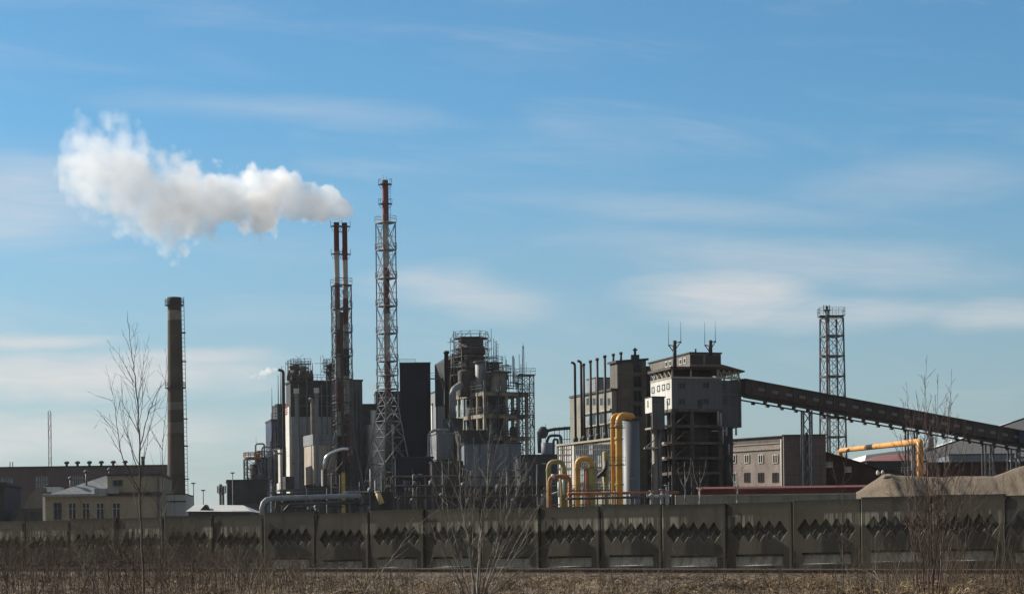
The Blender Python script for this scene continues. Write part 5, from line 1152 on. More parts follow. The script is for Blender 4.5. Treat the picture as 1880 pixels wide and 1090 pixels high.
# horizontal mains in front
A, B = pt(1042, 906, 178), pt(1246, 903, 184)
t = thing('orange_main', 'long thin orange main pipe running level just above the fence', 'pipe', A); m = MB(); m.tube(A, B, .11, .11, 12); m.build('pipe', MT['orangepipe'], t)
m = MB(); 
for k in range(8): p = A.lerp(B, (k + .5) / 8); m.beam((p.x, p.y, 0), (p.x, p.y, p.z - .1), .08)
m.build('support', MT['steel'], t)
A, B = pt(1040, 915, 175), pt(1180, 912, 179); t = thing('dark_main', 'dark main pipe under the orange one', 'pipe', A); m = MB(); m.tube(A, B, .1, .1, 10); m.build('pipe', MT['brownsteel'], t)
m = MB(); A, B = pt(1042, 901, 186), pt(1120, 899, 188); m.beam(A, B, .1); m.rail([A, B], .5, .03, step=1); m.build('railing', MT['steel'], t)
for i, px in enumerate((1196, 1215, 1224)):
    P = pt(px, 912, 179); t = thing('gate_valve', ('bright small valve on the orange main, the left of three', 'bright small valve on the orange main, the middle of three', 'tallest bright valve on the orange main, the right of three')[i], 'valve', (P.x, P.y, 0)); h = (0, .1, .45)[i]
    m = MB(); m.rev((P.x, P.y, 0), [(.14, 0), (.14, P.z - .1), (.24, P.z), (.24, P.z + .2), (.08, P.z + .3), (.06, P.z + .5 + h), (.22, P.z + .5 + h), (.22, P.z + .56 + h)], 12, False); m.build('body', MT['galv'], t)
    m = MB(); m.tube((P.x - .4, P.y, P.z + .1), (P.x + .4, P.y, P.z + .1), .08, .08, 8); m.tube((P.x - .4, P.y, P.z + .1), (P.x - .36, P.y, P.z + .1), .17, .17, 10); m.tube((P.x + .36, P.y, P.z + .1), (P.x + .4, P.y, P.z + .1), .17, .17, 10); m.build('flange', MT['silver'], t)
for i, px in enumerate((1012, 1060, 1100, 1150)):
    rack_l = ('small pipe stand below the olive arch', 'small pipe stand below the middle arch', 'small pipe stand beside the valve column', 'small pipe stand at the foot of the grey silo')[i]
    P = pt(px, 903, 200); rn = random.Random(i + 40); t = thing('pipe_stand', rack_l, 'pipework', (P.x, P.y, 0)); m = MB()
    for k in range(7): x = P.x + rn.uniform(-1.1, 1.1); m.pipe([(x, P.y, 0), (x, P.y, P.z - rn.uniform(-.7, .7)), (x + rn.uniform(-.9, .9), P.y + .3, P.z - .2)], rn.uniform(.04, .1), .15, 8)
    m.build('pipes', MT['galv' if i % 2 else 'steel'], t); m = MB(); m.box(P.x - 1.2, P.x + 1.2, P.y - .2, P.y + .5, P.z - 1.2, P.z - 1.1); m.build('shelf', MT['steel'], t)

# ---------------------------------------------------------------- grey two storey building
b = Blk(1333, 1438, 1441, 799, 282, 42)
t = thing('admin_building', 'dirty pinkish grey two storey building with small white framed windows', 'building', b.P(0, 0, 0))
m = MB(); b.full(m, z1=b.zt - 1.0); m.build('wall', MT['plaster'], t)
m = MB(); b.full(m, z0=b.zt - 1.0, z1=b.zt - .12, o=.02); m.build('attic_band', MT['pinkbrick'], t)
m = MB(); b.full(m, z0=b.zt - .12, o=.2); m.build('roof', MT['black'], t)
m = MB(); l0, z = b.onl(1430, 822); b.box(m, -.12, .02, .6, b.wl - 1, z - .15, z + .05); b.box(m, -.08, .02, .6, b.wl - .5, z + .6, z + .75); m.build('cornice', MT['concrete'], t)
for px in (1347, 1371.6, 1397, 1423.5):
    window(b, 'l', px, 842, .66, .95, t, MT['cream'], proud=.08, mull=1, ft=.09, tr=0)
    window(b, 'l', px, 876, .85, 1.1, t, MT['darkbrick'] if px > 1360 else MT['cream'], proud=.06, ft=.08)
m = MB(); p = b.P(-.12, .25, 0); m.tube(p, (p.x, p.y, b.zt - .5), .11, .11, 8); m.build('drainpipe', MT['cream'], t)
b = Blk(1438, 1438.6, 1516, 797.5, 281, -1, wl=14)
t = thing('admin_wing', 'windowless dull brick wing at the right of the two storey building', 'building', b.P(0, 0, 0)); m = MB(); b.full(m, z1=b.zt - .12); m.build('wall', MT['pinkbrick'], t); m = MB(); b.full(m, z0=b.zt - .12, o=.15); m.build('roof', MT['black'], t)
m = MB(); f, _ = b.onf(1480, 800); m.beam(b.P(f, -.5, 0), b.P(f, -.5, b.zt + .2), .32); m.build('flue_pipe', MT['black'], t)
# dark brick lean-to shed
D = 284; q = lambda a, c: (pt(a, c, D).x, pt(a, c, D).z)
t = thing('brick_shed', 'dark red brick shed with a long roof sloping down to the right', 'shed', pt(1515, 905, D)); m = MB(); m.prism([(q(1517, 900)[0], 0), (q(1700, 900)[0], 0), q(1700, 870), q(1614, 860), q(1517, 831)], D, D + 10); m.build('wall', MT['darkbrick'], t)
m = MB(); m.prism([q(1517, 831.2), q(1614, 860.2), q(1614, 858), q(1517, 829)], D - .3, D + 10.3); m.build('roof', MT['black'], t)
for px, py in ((1523, 852), (1557, 861)):
    x, z = q(px, py); m = MB(); m.box(x - .45, x + .45, D - .04, D + .05, z - .35, z + .35); g_ = m.build('window', MT['paleglass'], t)
    m = MB(); m.box(x - .04, x + .04, D - .08, D, z - .35, z + .35); m.box(x - .45, x + .45, D - .075, D, z - .4, z - .35); m.build('frame', MT['cream'], g_)
# red low wall
D = 236; A, B = pt(1286, 897, D), pt(1612, 888, D); t = thing('red_shed', 'very long low dark red shed in front of the two storey building', 'shed', (A.x, D, 0)); m = MB(); m.box(A.x, B.x, D, D + 3, 0, A.z - .1); m.build('wall', MT['darkred'], t)
m = MB(); z1 = B.z + .02; m.hexa([(A.x - .2, D - .2, A.z - .1), (B.x + .2, D - .2, A.z - .1), (B.x + .2, D + 3.2, z1 - .15), (A.x - .2, D + 3.2, z1 - .15), (A.x - .2, D - .2, A.z), (B.x + .2, D - .2, A.z), (B.x + .2, D + 3.2, z1), (A.x - .2, D + 3.2, z1)]); m.build('roof', MT['darkred'], t)
D = 150; A, B = pt(1240, 911, D), pt(1572, 905, D); t = thing('low_wall', 'low pale concrete wall showing just above the fence', 'wall', (A.x, D, 0)); m = MB(); m.box(A.x, B.x, D, D + .3, 0, A.z); m.build('wall', MT['oldconcrete'], t); m = MB(); m.box(A.x, B.x, D - .05, D + .35, A.z, A.z + .1); m.build('coping', MT['concrete'], t)
# ---------------------------------------------------------------- yellow gantry pipe
P = [pt(1543, 850, 297), pt(1543, 826.5, 297), pt(1689, 810, 205), pt(1694, 905, 205)]; P[0].x = P[1].x; P[3].x = P[2].x
P[3].z = 0
t = thing('yellow_gantry_pipe', 'fat amber pipe crossing level and turning straight down into the sand heap', 'pipe', (P[3].x, P[3].y, 0)); m = MB(); m.pipe([(P[0].x, P[0].y, 0), P[1], P[2], P[3]], .31, .7, 20); m.build('pipe', MT['amberpipe'], t)
m = MB(); p = P[1].lerp(P[2], .93); m.beam((p.x, p.y, 0), (p.x, p.y, p.z - .3), .2); m.beam((p.x + .6, p.y, 0), (p.x + .6, p.y, p.z - .3), .12); m.build('support', MT['galv'], t)
m = MB(); p = pt(1680, 858, 192.5); m.rail([pt(1655, 868, 190), pt(1690, 868, 190)], .5, .04, step=.5); m.build('railing', MT['galv'], t)
P = pt(1706, 822, 235); t, *_ = vessel('grey_drum', 'small grey drum seen between the amber pipe and the conveyor', 'tank', 1707, 824, 802, 14, 236, 'greyclad', .05, (), .3)
# ---------------------------------------------------------------- inclined conveyor gallery
C0, C1 = pt(1356, 712, 254), pt(2010, 832, 285); ax = (C1 - C0); L = ax.length; ax.normalize(); hz = Vector((0, 0, 1)); sd = ax.cross(hz).normalized(); 
if sd.y > 0: sd = -sd            # towards the camera
upv = sd.cross(ax).normalized(); 
if upv.z < 0: upv = -upv
HH, WD = .86, 1.3
def cb(m, a0, a1, s0, s1, u0, u1):
    g = lambda a, s_, u: C0 + ax * a + sd * s_ + upv * u
    m.hexa([g(a0, s0, u0), g(a1, s0, u0), g(a1, s1, u0), g(a0, s1, u0), g(a0, s0, u1), g(a1, s0, u1), g(a1, s1, u1), g(a0, s1, u1)])
t = thing('conveyor_gallery', 'long inclined dark brown conveyor gallery running down from the coal tower', 'conveyor', (C0.x, C0.y, C0.z - 2))
m = MB(); cb(m, 0, L, -WD, WD, -.72, HH); m.build('gallery_wall', MT['gallery'], t)
m = MB(); cb(m, -.2, L, -WD - .15, WD + .15, HH, HH + .14); m.build('roof', MT['black'], t)
k = 0; pit = 2.06
a = 1.0
while a < L:
    m = MB(); cb(m, a - .06, a + .06, WD, WD + .08, -.72, HH); a += pit; m.build('wall_rib', MT['brownsteel'], t)
a = 1.0 + pit * .42
while a < L - 1:
    m = MB(); cb(m, a, a + .95, WD - .02, WD + .04, -.12, .22); m.build('window', MT['gallerypane'], t); a += pit
m = MB(); cb(m, 0, L, WD - .3, WD - .05, -1.22, -1.08); cb(m, 0, L, -WD + .05, -WD + .3, -1.22, -1.08); a = 0.5; g3 = lambda a, s_, u: C0 + ax * a + sd * s_ + upv * u
while a < L - pit: m.beam(g3(a, WD - .2, -.72), g3(a + pit / 2, WD - .2, -1.15), .1); m.beam(g3(a + pit / 2, WD - .2, -1.15), g3(a + pit, WD - .2, -.72), .1); a += pit
m.build('under_truss', MT['slate'], t)
a = 3.0
while a < L:
    for s0 in (WD - .35, -WD): m = MB(); cb(m, a, a + .35, s0, s0 + .35, -1.45, -1.22); m.build('bracket', MT['black'], t)
    a += pit * 1.05
for px, w_, lab in ((1486, .8, 0), (1678, .9, 0), (1818, .8, 0), (1866, .9, 0)):
    u = UV(px, 780)[0] / F; a = (u * C0.y - C0.x) / (ax.x - u * ax.y); p = C0 + ax * a; zt_ = p.z - 1.2; m = MB()
    for o in (-.9, .9):
        for q_ in (-w_, w_ * .2): m.beam((p.x + q_ * 1.2, p.y + o, 0), (p.x + q_, p.y + o, zt_), .2)
    z = 1
    while z < zt_ - 1.5: m.beam((p.x - w_, p.y - .9, z), (p.x + w_ * .2, p.y - .9, z + 1.5), .1); m.beam((p.x + w_ * .2, p.y - .9, z), (p.x - w_, p.y - .9, z + 1.5), .1); z += 1.5
    if lab or px > 1800: m.beam((p.x, p.y, zt_), (p.x + 2.2, p.y, 0), .16)
    m.build('trestle', MT['steel'], t)
u = UV(1868, 790)[0] / F; p = C0 + ax * ((u * C0.y - C0.x) / (ax.x - u * ax.y)); t2 = thing('drive_house', 'small dark box perched where the conveyor leaves the right edge', 'cabin', (p.x, p.y - 1.6, p.z)); m = MB(); m.box(p.x - .3, p.x + 3, p.y - 2.2, p.y - 1.4, p.z - .6, p.z + .9); m.build('body', MT['navy'], t2); m = MB(); m.box(p.x - .4, p.x + 3.1, p.y - 2.3, p.y - 1.3, p.z + .9, p.z + 1.0); m.build('roof', MT['black'], t2)
# thin second conveyor and pale gable hall behind
D = 470; q = lambda a, c: (pt(a, c, D).x, pt(a, c, D).z)
t = thing('storage_hall', 'large pale storage hall with a sloping roof behind the conveyor', 'building', (q(1590, 850)[0], D, 0))
m = MB(); m.prism([(q(1545, 850)[0], 0), (q(1985, 850)[0], 0), q(1985, 790), q(1900, 762), q(1711, 823), q(1640, 828), q(1590, 835)], D, D + 25); mat('warmroof', (.72, .68, .63), rough=.9, var=.08, scale=.1); m.build('wall', MT['warmroof'], t)
A, B = pt(1700, 828, 440), pt(1892, 764, 440); m = MB(); m.beam(A, B, 1.0, .35); m.build('roof_edge', MT['slate'], t)
D = 335; b = Blk(1738, 1742, 1862, 833, D, 2, wl=8); t = simple('blue_warehouse', 'long low slate blue warehouse under the right part of the conveyor', 'warehouse', b, 'bluegrey', 'slate', .2, .1)
for px in (1760, 1790, 1820, 1845): m = MB(); f, z = b.onf(px, 848); b.box(m, f - .8, f + .8, -.05, .05, 0, z); m.build('door', MT['slate'], t)
b = Blk(1588, 1592, 1702, 846, 340, 2, wl=9); t = thing('red_roof_building', 'low dark building with a faded red roof beside the brick shed', 'building', b.P(0, 0, 0)); m = MB(); b.full(m); m.build('wall', MT['black'], t)
mat('fadedred', (.22, .09, .085), rough=.8, var=.2, scale=.6)
m = MB(); p = [b.P(-.3, -.3, b.zt), b.P(b.wf + .3, -.3, b.zt), b.P(b.wf + .3, 9, b.zt), b.P(-.3, 9, b.zt), b.P(3, 4.5, b.zt + 1.1), b.P(b.wf - 2, 4.5, b.zt + 1.3)]; m.add(p, [(0, 1, 5, 4), (2, 3, 4, 5), (3, 0, 4), (1, 2, 5)]); m.build('roof', MT['fadedred'], t)
b = Blk(1700, 1703, 1890, 848, 300, 1, wl=8); simple('dark_warehouse', 'long black low warehouse just above the sand heap', 'warehouse', b, 'darkbrick', 'black', .2, .1)
b = Blk(1870, 1874, 1930, 838, 325, 2, wl=8); simple('pale_shed', 'pale shed cut by the right edge of the picture', 'shed', b, 'paleroof', 'slate', .2, .1)
# lattice tower behind the conveyor
D = 340; s = D / F; P = pt(1527.5, 650, D); zz = lambda y: pt(1527, y, D).z
t = thing('lattice_flue_tower', 'pale lattice tower holding two thin flues, standing behind the conveyor', 'chimney tower', (P.x, P.y, 0))
lv = [(zz(y), 1.36 + (y - 580) * .0008) for y in (925, 885, 845, 803, 767, 730, 692, 655, 618, 584)]; lv[0] = (0, lv[0][1])
lattice(t, (P.x, P.y), lv, 14, .12, .075, [zz(y) for y in (582, 618, 655, 692, 730, 767, 803)], 'galvtower' if False else 'steel', over=.12, deck=.18, rail=False)
z = zz(582) + .2; m = MB(); h = 2.0; m.rail([(P.x - h, P.y - h * .7, z), (P.x + h * .95, P.y - h * .7, z), (P.x + h * .95, P.y + h * .7, z), (P.x - h, P.y + h * .7, z)], 1.15, .05, True, .8)
m.box(P.x - h, P.x + h * .95, P.y - h * .7, P.y + h * .7, z - .12, z - .02); m.build('top_deck', MT['steel'], t)
z = zz(655) + .2; m = MB(); m.rail([(P.x - h, P.y - 1.4, z), (P.x - .6, P.y - 1.4, z)], 1.15, .06, False, .5); m.box(P.x - h, P.x - 1, P.y - 1.4, P.y - .4, z - .12, z - .02); m.build('side_landing', MT['paint_red'], t)
for dx in (-.95, -.55): m = MB(); m.tube((P.x + dx, P.y - .3, 0), (P.x + dx, P.y - .3, zz(571)), .17, .17, 12); m.build('flue', MT['galv'], t)
m = MB(); q_ = (P.x - .75, P.y - .3, zz(571)); m.box(q_[0] - .55, q_[0] + .5, q_[1] - .4, q_[1] + .4, q_[2], q_[2] + .15)
for dx in (-.5, -.1, .4): m.beam((q_[0] + dx, q_[1], q_[2]), (q_[0] + dx, q_[1], q_[2] + .9), .12)
m.rev((q_[0], q_[1], q_[2] + .15), [(.2, 0), (.2, .5), (.3, .6)], 8); m.build('lamp_cluster', MT['steel'], t)
ladder(t, (P.x + .3, P.y, 0), 2, zz(585), th=.05)
# ---------------------------------------------------------------- sand heap
prof = [(1478, 916), (1520, 910), (1545, 908), (1562, 908), (1580, 898), (1600, 884), (1620, 870), (1632, 868), (1645, 871), (1700, 875), (1760, 873), (1822, 874), (1845, 865), (1865, 858), (1890, 850), (1940, 830), (2000, 826), (2060, 850), (2120, 900)]
D = 158; W_ = [(pt(a, c, D).x, pt(a, c, D).z) for a, c in prof]
def ph(x):
    for (x0, z0), (x1, z1) in zip(W_, W_[1:]):
        if x0 <= x <= x1: return z0 + (z1 - z0) * (x - x0) / (x1 - x0)
    return 0
m = MB(); nx_, ny_ = 220, 70; x0, x1 = W_[0][0] - 2, W_[-1][0] + 3; vs = []
for j in range(ny_):
    y = 134 + 50 * j / (ny_ - 1)
    for i in range(nx_):
        x = x0 + (x1 - x0) * i / (nx_ - 1); h = ph(x) + .06 * noise.noise(Vector((x, y * .5, 2)))
        d = abs(y - D - noise.noise(Vector((x * .12, 0, 7))) * 2.0); z = h + .35 - math.sqrt((d * .62) ** 2 + .35 ** 2)
        z += (noise.noise(Vector((x * .5, y * .5, 1))) * .16 + noise.noise(Vector((x * 1.8, y * 1.8, 1))) * .05) * min(1, max(0, z + .3)) * (0.3 if d < .8 else 1)
        z -= (abs(noise.noise(Vector((x * .9 + y * .1, y * .08, 4)))) * .38 + abs(noise.noise(Vector((x * 2.6, y * .2, 9)))) * .2) * min(1, max(0, d - .4) * .5) * min(1, max(0, z))
        vs.append((x, y, max(z, -.2)))
m.add(vs, [(j * nx_ + i, j * nx_ + i + 1, (j + 1) * nx_ + i + 1, (j + 1) * nx_ + i) for j in range(ny_ - 1) for i in range(nx_ - 1)], True)
mat('sand', (.165, .128, .09), rough=1, var=.28, scale=1.1, bump=1.0, streak=.4, dirt=(.2, .16, .12)); m.build('sand_heap', MT['sand'], label='long sandy brown spoil heap behind the right end of the fence', cat='sand heap')
rn = random.Random(2); P = pt(1616, 866, 157); t = thing('white_boulder', 'small white lump lying on the left crest of the sand heap', 'rock', (P.x, P.y, P.z - .15)); m = MB()
for k in range(3): m.rev((P.x + rn.uniform(-.2, .2), P.y, P.z - .2), [(.08, 0), (.13, .1), (.11, .22), (.04, .34)], 6, False)
m.build('rock', MT['cream'], t)
# ================================================================ VEGETATION
def vegmat(key, c0, c1, rough=.9):
    m = bpy.data.materials.new(key); m.use_nodes = True; nt = m.node_tree; bs = nt.nodes['Principled BSDF']; bs.inputs['Roughness'].default_value = rough; bs.inputs['Specular IOR Level'].default_value = .2
    g = nd(nt, 'ShaderNodeNewGeometry'); n = nd(nt, 'ShaderNodeTexNoise', i_Scale=.35, i_Detail=3.0); nt.links.new(g.outputs['Position'], n.inputs[0])
    f = mth(nt, 'ADD', mth(nt, 'MULTIPLY', g.outputs['Random Per Island'], .75), mth(nt, 'MULTIPLY', mth(nt, 'SUBTRACT', n.outputs[0], .5), 1.6), clamp=True)
    rp = nd(nt, 'ShaderNodeValToRGB'); e = rp.color_ramp.elements; e[0].color = c0[0] + (1,); e[1].color = c0[-1] + (1,)
    for i, c in enumerate(c0[1:-1]): k = e.new((i + 1) / (len(c0) - 1)); k.color = c + (1,)
    nt.links.new(f, rp.inputs[0]); nt.links.new(rp.outputs[0], bs.inputs['Base Color']); MT[key] = m; return m
vegmat('drygrass', [(.035, .025, .016), (.085, .058, .034), (.20, .135, .075), (.40, .29, .16), (.72, .60, .40)], None)
vegmat('weedstem', [(.028, .021, .016), (.055, .038, .028), (.10, .074, .05), (.30, .26, .19)], None)
def barkmat(key, c, c2, s=14):
    m = bpy.data.materials.new(key); m.use_nodes = True; nt = m.node_tree; bs = nt.nodes['Principled BSDF']; bs.inputs['Roughness'].default_value = .8
    g = nd(nt, 'ShaderNodeNewGeometry'); n = nd(nt, 'ShaderNodeTexNoise', i_Scale=s, i_Detail=5.0); nt.links.new(g.outputs['Position'], n.inputs[0])
    r = nd(nt, 'ShaderNodeMapRange', i_1=.4, i_2=.6); nt.links.new(n.outputs[0], r.inputs[0]); nt.links.new(mixc(nt, r.outputs[0], c, c2), bs.inputs['Base Color']); MT[key] = m
barkmat('bark', (.055, .042, .034), (.11, .09, .075)); barkmat('greybark', (.13, .115, .09), (.24, .22, .18)); barkmat('reddishbark', (.08, .045, .035), (.15, .10, .08)); barkmat('birchbark', (.55, .53, .50), (.10, .09, .08), 3)
def smoothpts(pts, sub=5, jit=0.0, rn=None):
    o = []; n = len(pts)
    for i in range(n - 1):
        p0, p1, p2, p3 = pts[max(0, i - 1)], pts[i], pts[i + 1], pts[min(n - 1, i + 2)]
        for k in range(sub):
            t = k / sub; q = .5 * ((2 * p1) + (p2 - p0) * t + (2 * p0 - 5 * p1 + 4 * p2 - p3) * t * t + (3 * p1 - p0 - 3 * p2 + p3) * t ** 3)
            if jit: q = q + Vector((rn.uniform(-jit, jit), rn.uniform(-jit, jit), rn.uniform(-jit, jit)))
            o.append(q)
    o.append(pts[-1]); return o
def twigs(m, path, rad, rn, t0=.25, gap=.16, lenf=.35, up=.6, depth=2, r_end=.0016, spread=1.0):
    cum = [0]; 
    for a, b in zip(path, path[1:]): cum.append(cum[-1] + (b - a).length)
    L = cum[-1]; d = L * t0; side = rn.random() * 6.28
    while d < L * .97:
        i = max(k for k in range(len(cum)) if cum[k] <= d); i = min(i, len(path) - 2); f = (d - cum[i]) / max(1e-6, cum[i + 1] - cum[i]); p = path[i].lerp(path[i + 1], f)
        tan = (path[i + 1] - path[i]).normalized(); x = tan.orthogonal().normalized(); y = tan.cross(x); side += 2.4 + rn.uniform(-.6, .6)
        o = x * math.cos(side) + y * math.sin(side); dr = (tan * up + o * spread * rn.uniform(.45, .8)).normalized()
        ln = max(.08, min((L - d) * .75, L * lenf) * rn.uniform(.45, 1.1)); q = p.copy(); tp = [q.copy()]; k = max(3, int(ln / .09))
        for j in range(k):
            dr = (dr + Vector((rn.uniform(-.13, .13), rn.uniform(-.13, .13), .05 + rn.uniform(-.09, .09)))).normalized(); q = q + dr * (ln / k); tp.append(q.copy())
        r0 = max(r_end, rad * (1 - d / L) * .5 + r_end); m.path(tp, [r0 + (r_end - r0) * j / k for j in range(k + 1)], 4, False)
        if depth > 1 and ln > .18: twigs(m, tp, r0, rn, .25, gap * .75, .5, up, depth - 1, r_end, spread)
        d += gap * rn.uniform(.6, 1.5)
def sapling(name, label, cat, D, stems, seed, bark='bark', gap=.16, lenf=.35, depth=2, r_end=.0018, group=None, t0=.3, dvar=.35, jit=.01, spread=1.0, up=.6, twigmat=None):
    """stems: list of (picture-height outline of the stem as points, base radius)"""
    rn = random.Random(seed); b = pt(*stems[0][0][0], D); z0 = gz(b.x, D) if D < 86 else 0
    t = thing(name, label, cat, (b.x, D, min(z0, b.z)), group); tw = MB()
    for pp, r in stems:
        dy = rn.uniform(-dvar, dvar); n = len(pp); P = [pt(x, y, D) + Vector((0, dy * (i / max(1, n - 1)) + (0 if i == 0 else rn.uniform(-.1, .1)), 0)) for i, (x, y) in enumerate(pp)]
        if P[0].z - z0 < 1.2 and pp[0][1] > 1000: P = [Vector((P[0].x + (P[0].x - P[1].x) * .1, P[0].y, min(z0 - .05, P[0].z - .1)))] + P
        path = smoothpts(P, 6, jit, rn); k = len(path) - 1
        m = MB(); m.path(path, [max(r_end, r * (1 - .93 * i / k)) for i in range(k + 1)], 7, True)
        m.build('trunk' if r == stems[0][1] and pp is stems[0][0] else 'branch', MT[bark], t); twigs(tw, path, r, rn, t0, gap, lenf, up, depth, r_end, spread)
    tw.build('twigs', MT[twigmat or bark], t); return t
sapling('birch_sapling', 'tall slender leafless birch sapling in the left foreground, its tip beside the chimney top', 'tree', 32, [
 ([(264, 1100), (257, 948), (254, 817), (246, 705), (238, 640), (229, 567)], 0.0220), ([(255, 900), (228, 842), (215, 790), (206, 732), (190, 667)], 0.0096),
 ([(257, 822), (268, 765), (282, 722), (296, 690), (297, 634)], 0.0088), ([(250, 858), (236, 800), (231, 771), (230, 694)], 0.0072), ([(246, 702), (228, 660), (207, 631)], 0.0048),
 ([(253, 790), (240, 745), (222, 700)], 0.0048), ([(250, 760), (262, 715), (270, 665)], 0.0048), ([(243, 680), (252, 640), (246, 598)], 0.0040), ([(222, 825), (206, 790), (175, 752)], 0.0040), ([(214, 785), (195, 765), (182, 790)], 0.0032),
 ([(207, 735), (185, 728), (163, 720)], 0.0040), ([(270, 760), (290, 745), (307, 700)], 0.0040)], 5, gap=.14, lenf=.26, r_end=.0013, dvar=.5, depth=2, spread=.8, up=.9)
sapling('thin_sapling', 'thin leafless sapling beside the brick chimney, shorter neighbour of the tall birch', 'tree', 38, [
 ([(296, 1100), (292, 1000), (297, 900), (298, 800), (306, 740), (309, 700)], .012), ([(298, 825), (286, 800), (278, 780)], .005), ([(298, 810), (310, 770), (308, 720)], .004), ([(295, 930), (305, 880), (318, 850)], .004)], 6, gap=.2, lenf=.22, r_end=.002, depth=1)
sapling('thin_sapling', 'single bare rod of a sapling in front of the fence below the dark box building', 'tree', 40, [([(430, 1100), (431, 1000), (430, 935)], .009), ([(430, 1040), (437, 1000), (436, 970)], .004)], 7, gap=.3, lenf=.15, depth=1)
sapling('thin_sapling', 'dark forked sapling left of the single bare rod, against the fence', 'tree', 42, [([(354, 1100), (353, 1030), (356, 985), (362, 950)], .013), ([(354, 1010), (345, 980), (341, 950)], .007), ([(354, 1045), (372, 1000), (380, 965)], .006)], 8, gap=.16, lenf=.3, depth=2)
sapling('grey_bush', 'large many stemmed leafless grey bush in the centre foreground', 'bush', 28, [
 ([(872, 1105), (862, 1000), (846, 911), (842, 815), (822, 760)], .022), ([(876, 1105), (880, 1000), (892, 927), (898, 815), (902, 752)], .020), ([(880, 1105), (885, 960), (905, 860), (927, 763)], .014),
 ([(884, 1105), (915, 1000), (946, 911), (985, 836)], .016), ([(865, 1105), (838, 1020), (806, 935), (790, 862)], .012), ([(880, 1105), (902, 1020), (925, 930), (958, 850), (975, 806)], .013),
 ([(890, 1105), (935, 1020), (968, 960), (1004, 905)], .012), ([(868, 1105), (868, 980), (872, 880), (868, 800)], .012), ([(860, 1105), (845, 1040), (815, 1000), (775, 975)], .008), ([(856, 1105), (826, 1040), (800, 985), (782, 940)], .009),
 ([(888, 1105), (905, 1050), (940, 985), (957, 930)], .009), ([(846, 930), (826, 880), (800, 835)], .007), ([(862, 1105), (820, 1020), (778, 950), (748, 900)], .010), ([(890, 1105), (950, 1010), (990, 930), (1018, 870)], .010), ([(885, 1105), (925, 1000), (958, 920), (966, 850)], .012), ([(870, 1105), (835, 990), (815, 900), (800, 790)], .010), ([(898, 830), (880, 790), (874, 756)], .006), ([(893, 1105), (950, 1050), (985, 1010), (1022, 990)], .008), ([(876, 1105), (855, 960), (858, 860), (850, 790)], .010), ([(886, 1105), (918, 960), (920, 880), (940, 800)], .011)],
 11, 'greybark', gap=.16, lenf=.24, depth=2, r_end=.0016, dvar=.6, spread=.8, up=.85)
sapling('fallen_branch', 'long pale arching dead branch leaning up towards the centre bush', 'branch', 27, [([(655, 1110), (700, 1050), (745, 990), (790, 945), (845, 924)], .011), ([(745, 990), (752, 960), (760, 950)], .004), ([(700, 1050), (720, 1045), (742, 1020)], .004)], 12, 'greybark', gap=.25, lenf=.15, depth=1)
rn = random.Random(21); st = []
for i, (bx, mx, ty, tx) in enumerate(((1705, 1702, 655, 1694), (1712, 1722, 680, 1738), (1698, 1680, 700, 1664), (1722, 1748, 770, 1768), (1690, 1664, 800, 1640), (1710, 1708, 690, 1712), (1700, 1690, 745, 1672), (1718, 1732, 720, 1742),
    (1730, 1765, 860, 1795), (1706, 1698, 730, 1700), (1724, 1740, 760, 1733), (1685, 1668, 900, 1625), (1735, 1772, 900, 1812), (1713, 1716, 745, 1722))):
    st.append(([(bx, 1110), (bx + (mx - bx) * .35, 1030), (mx, 930), ((mx + tx) / 2 + rn.uniform(-6, 6), (930 + ty) / 2), (tx, ty)], .017 if i < 3 else rn.uniform(.008, .013)))
sapling('brown_bush', 'dense many stemmed leafless brown bush in the right foreground before the sand heap', 'bush', 33, st, 13, 'reddishbark', gap=.17, lenf=.24, depth=2, r_end=.0022, dvar=.6, spread=.8, up=.9)
sapling('thin_sapling', 'bare crooked sapling in front of the fence left of the brown bush', 'tree', 36, [([(1549, 1110), (1547, 1000), (1545, 920), (1551, 850), (1562, 815)], .010), ([(1547, 1010), (1560, 970), (1568, 940)], .005), ([(1545, 930), (1534, 890), (1530, 860)], .004)], 14, gap=.2, lenf=.25, depth=1)
sapling('thin_sapling', 'thin straight sapling at the far right, in front of the sand heap', 'tree', 34, [([(1850, 1110), (1845, 1000), (1850, 900), (1843, 800)], .009), ([(1848, 1020), (1865, 960), (1878, 900)], .006)], 15, gap=.22, lenf=.25, depth=1)
sapling('thin_sapling', 'leaning sapling just right of the brown bush', 'tree', 35, [([(1768, 1110), (1770, 1010), (1780, 930), (1782, 850), (1788, 790)], .009), ([(1770, 1020), (1790, 960), (1800, 900)], .005)], 16, gap=.22, lenf=.25, depth=1, bark='reddishbark')
sapling('low_bush', 'small tangled leafless bush at the bottom between the centre bush and the right one', 'bush', 32, [([(1180, 1110), (1190, 1070), (1170, 1030), (1150, 985)], .008), ([(1185, 1110), (1215, 1060), (1240, 1010), (1262, 985)], .007), ([(1190, 1110), (1230, 1080), (1290, 1035), (1345, 1000)], .007), ([(1182, 1110), (1160, 1070), (1120, 1045)], .006), ([(1200, 1110), (1212, 1040), (1208, 990)], .006)], 17, 'bark', gap=.14, lenf=.4, depth=2)
sapling('low_bush', 'small leafless bush at the bottom below the leaning arching branch', 'bush', 31, [([(560, 1110), (555, 1060), (548, 1000), (545, 960)], .008), ([(562, 1110), (585, 1050), (610, 1000)], .006), ([(558, 1110), (530, 1060), (505, 1010)], .006), ([(566, 1110), (620, 1070), (660, 1045)], .006)], 18, 'bark', gap=.14, lenf=.35, depth=2)
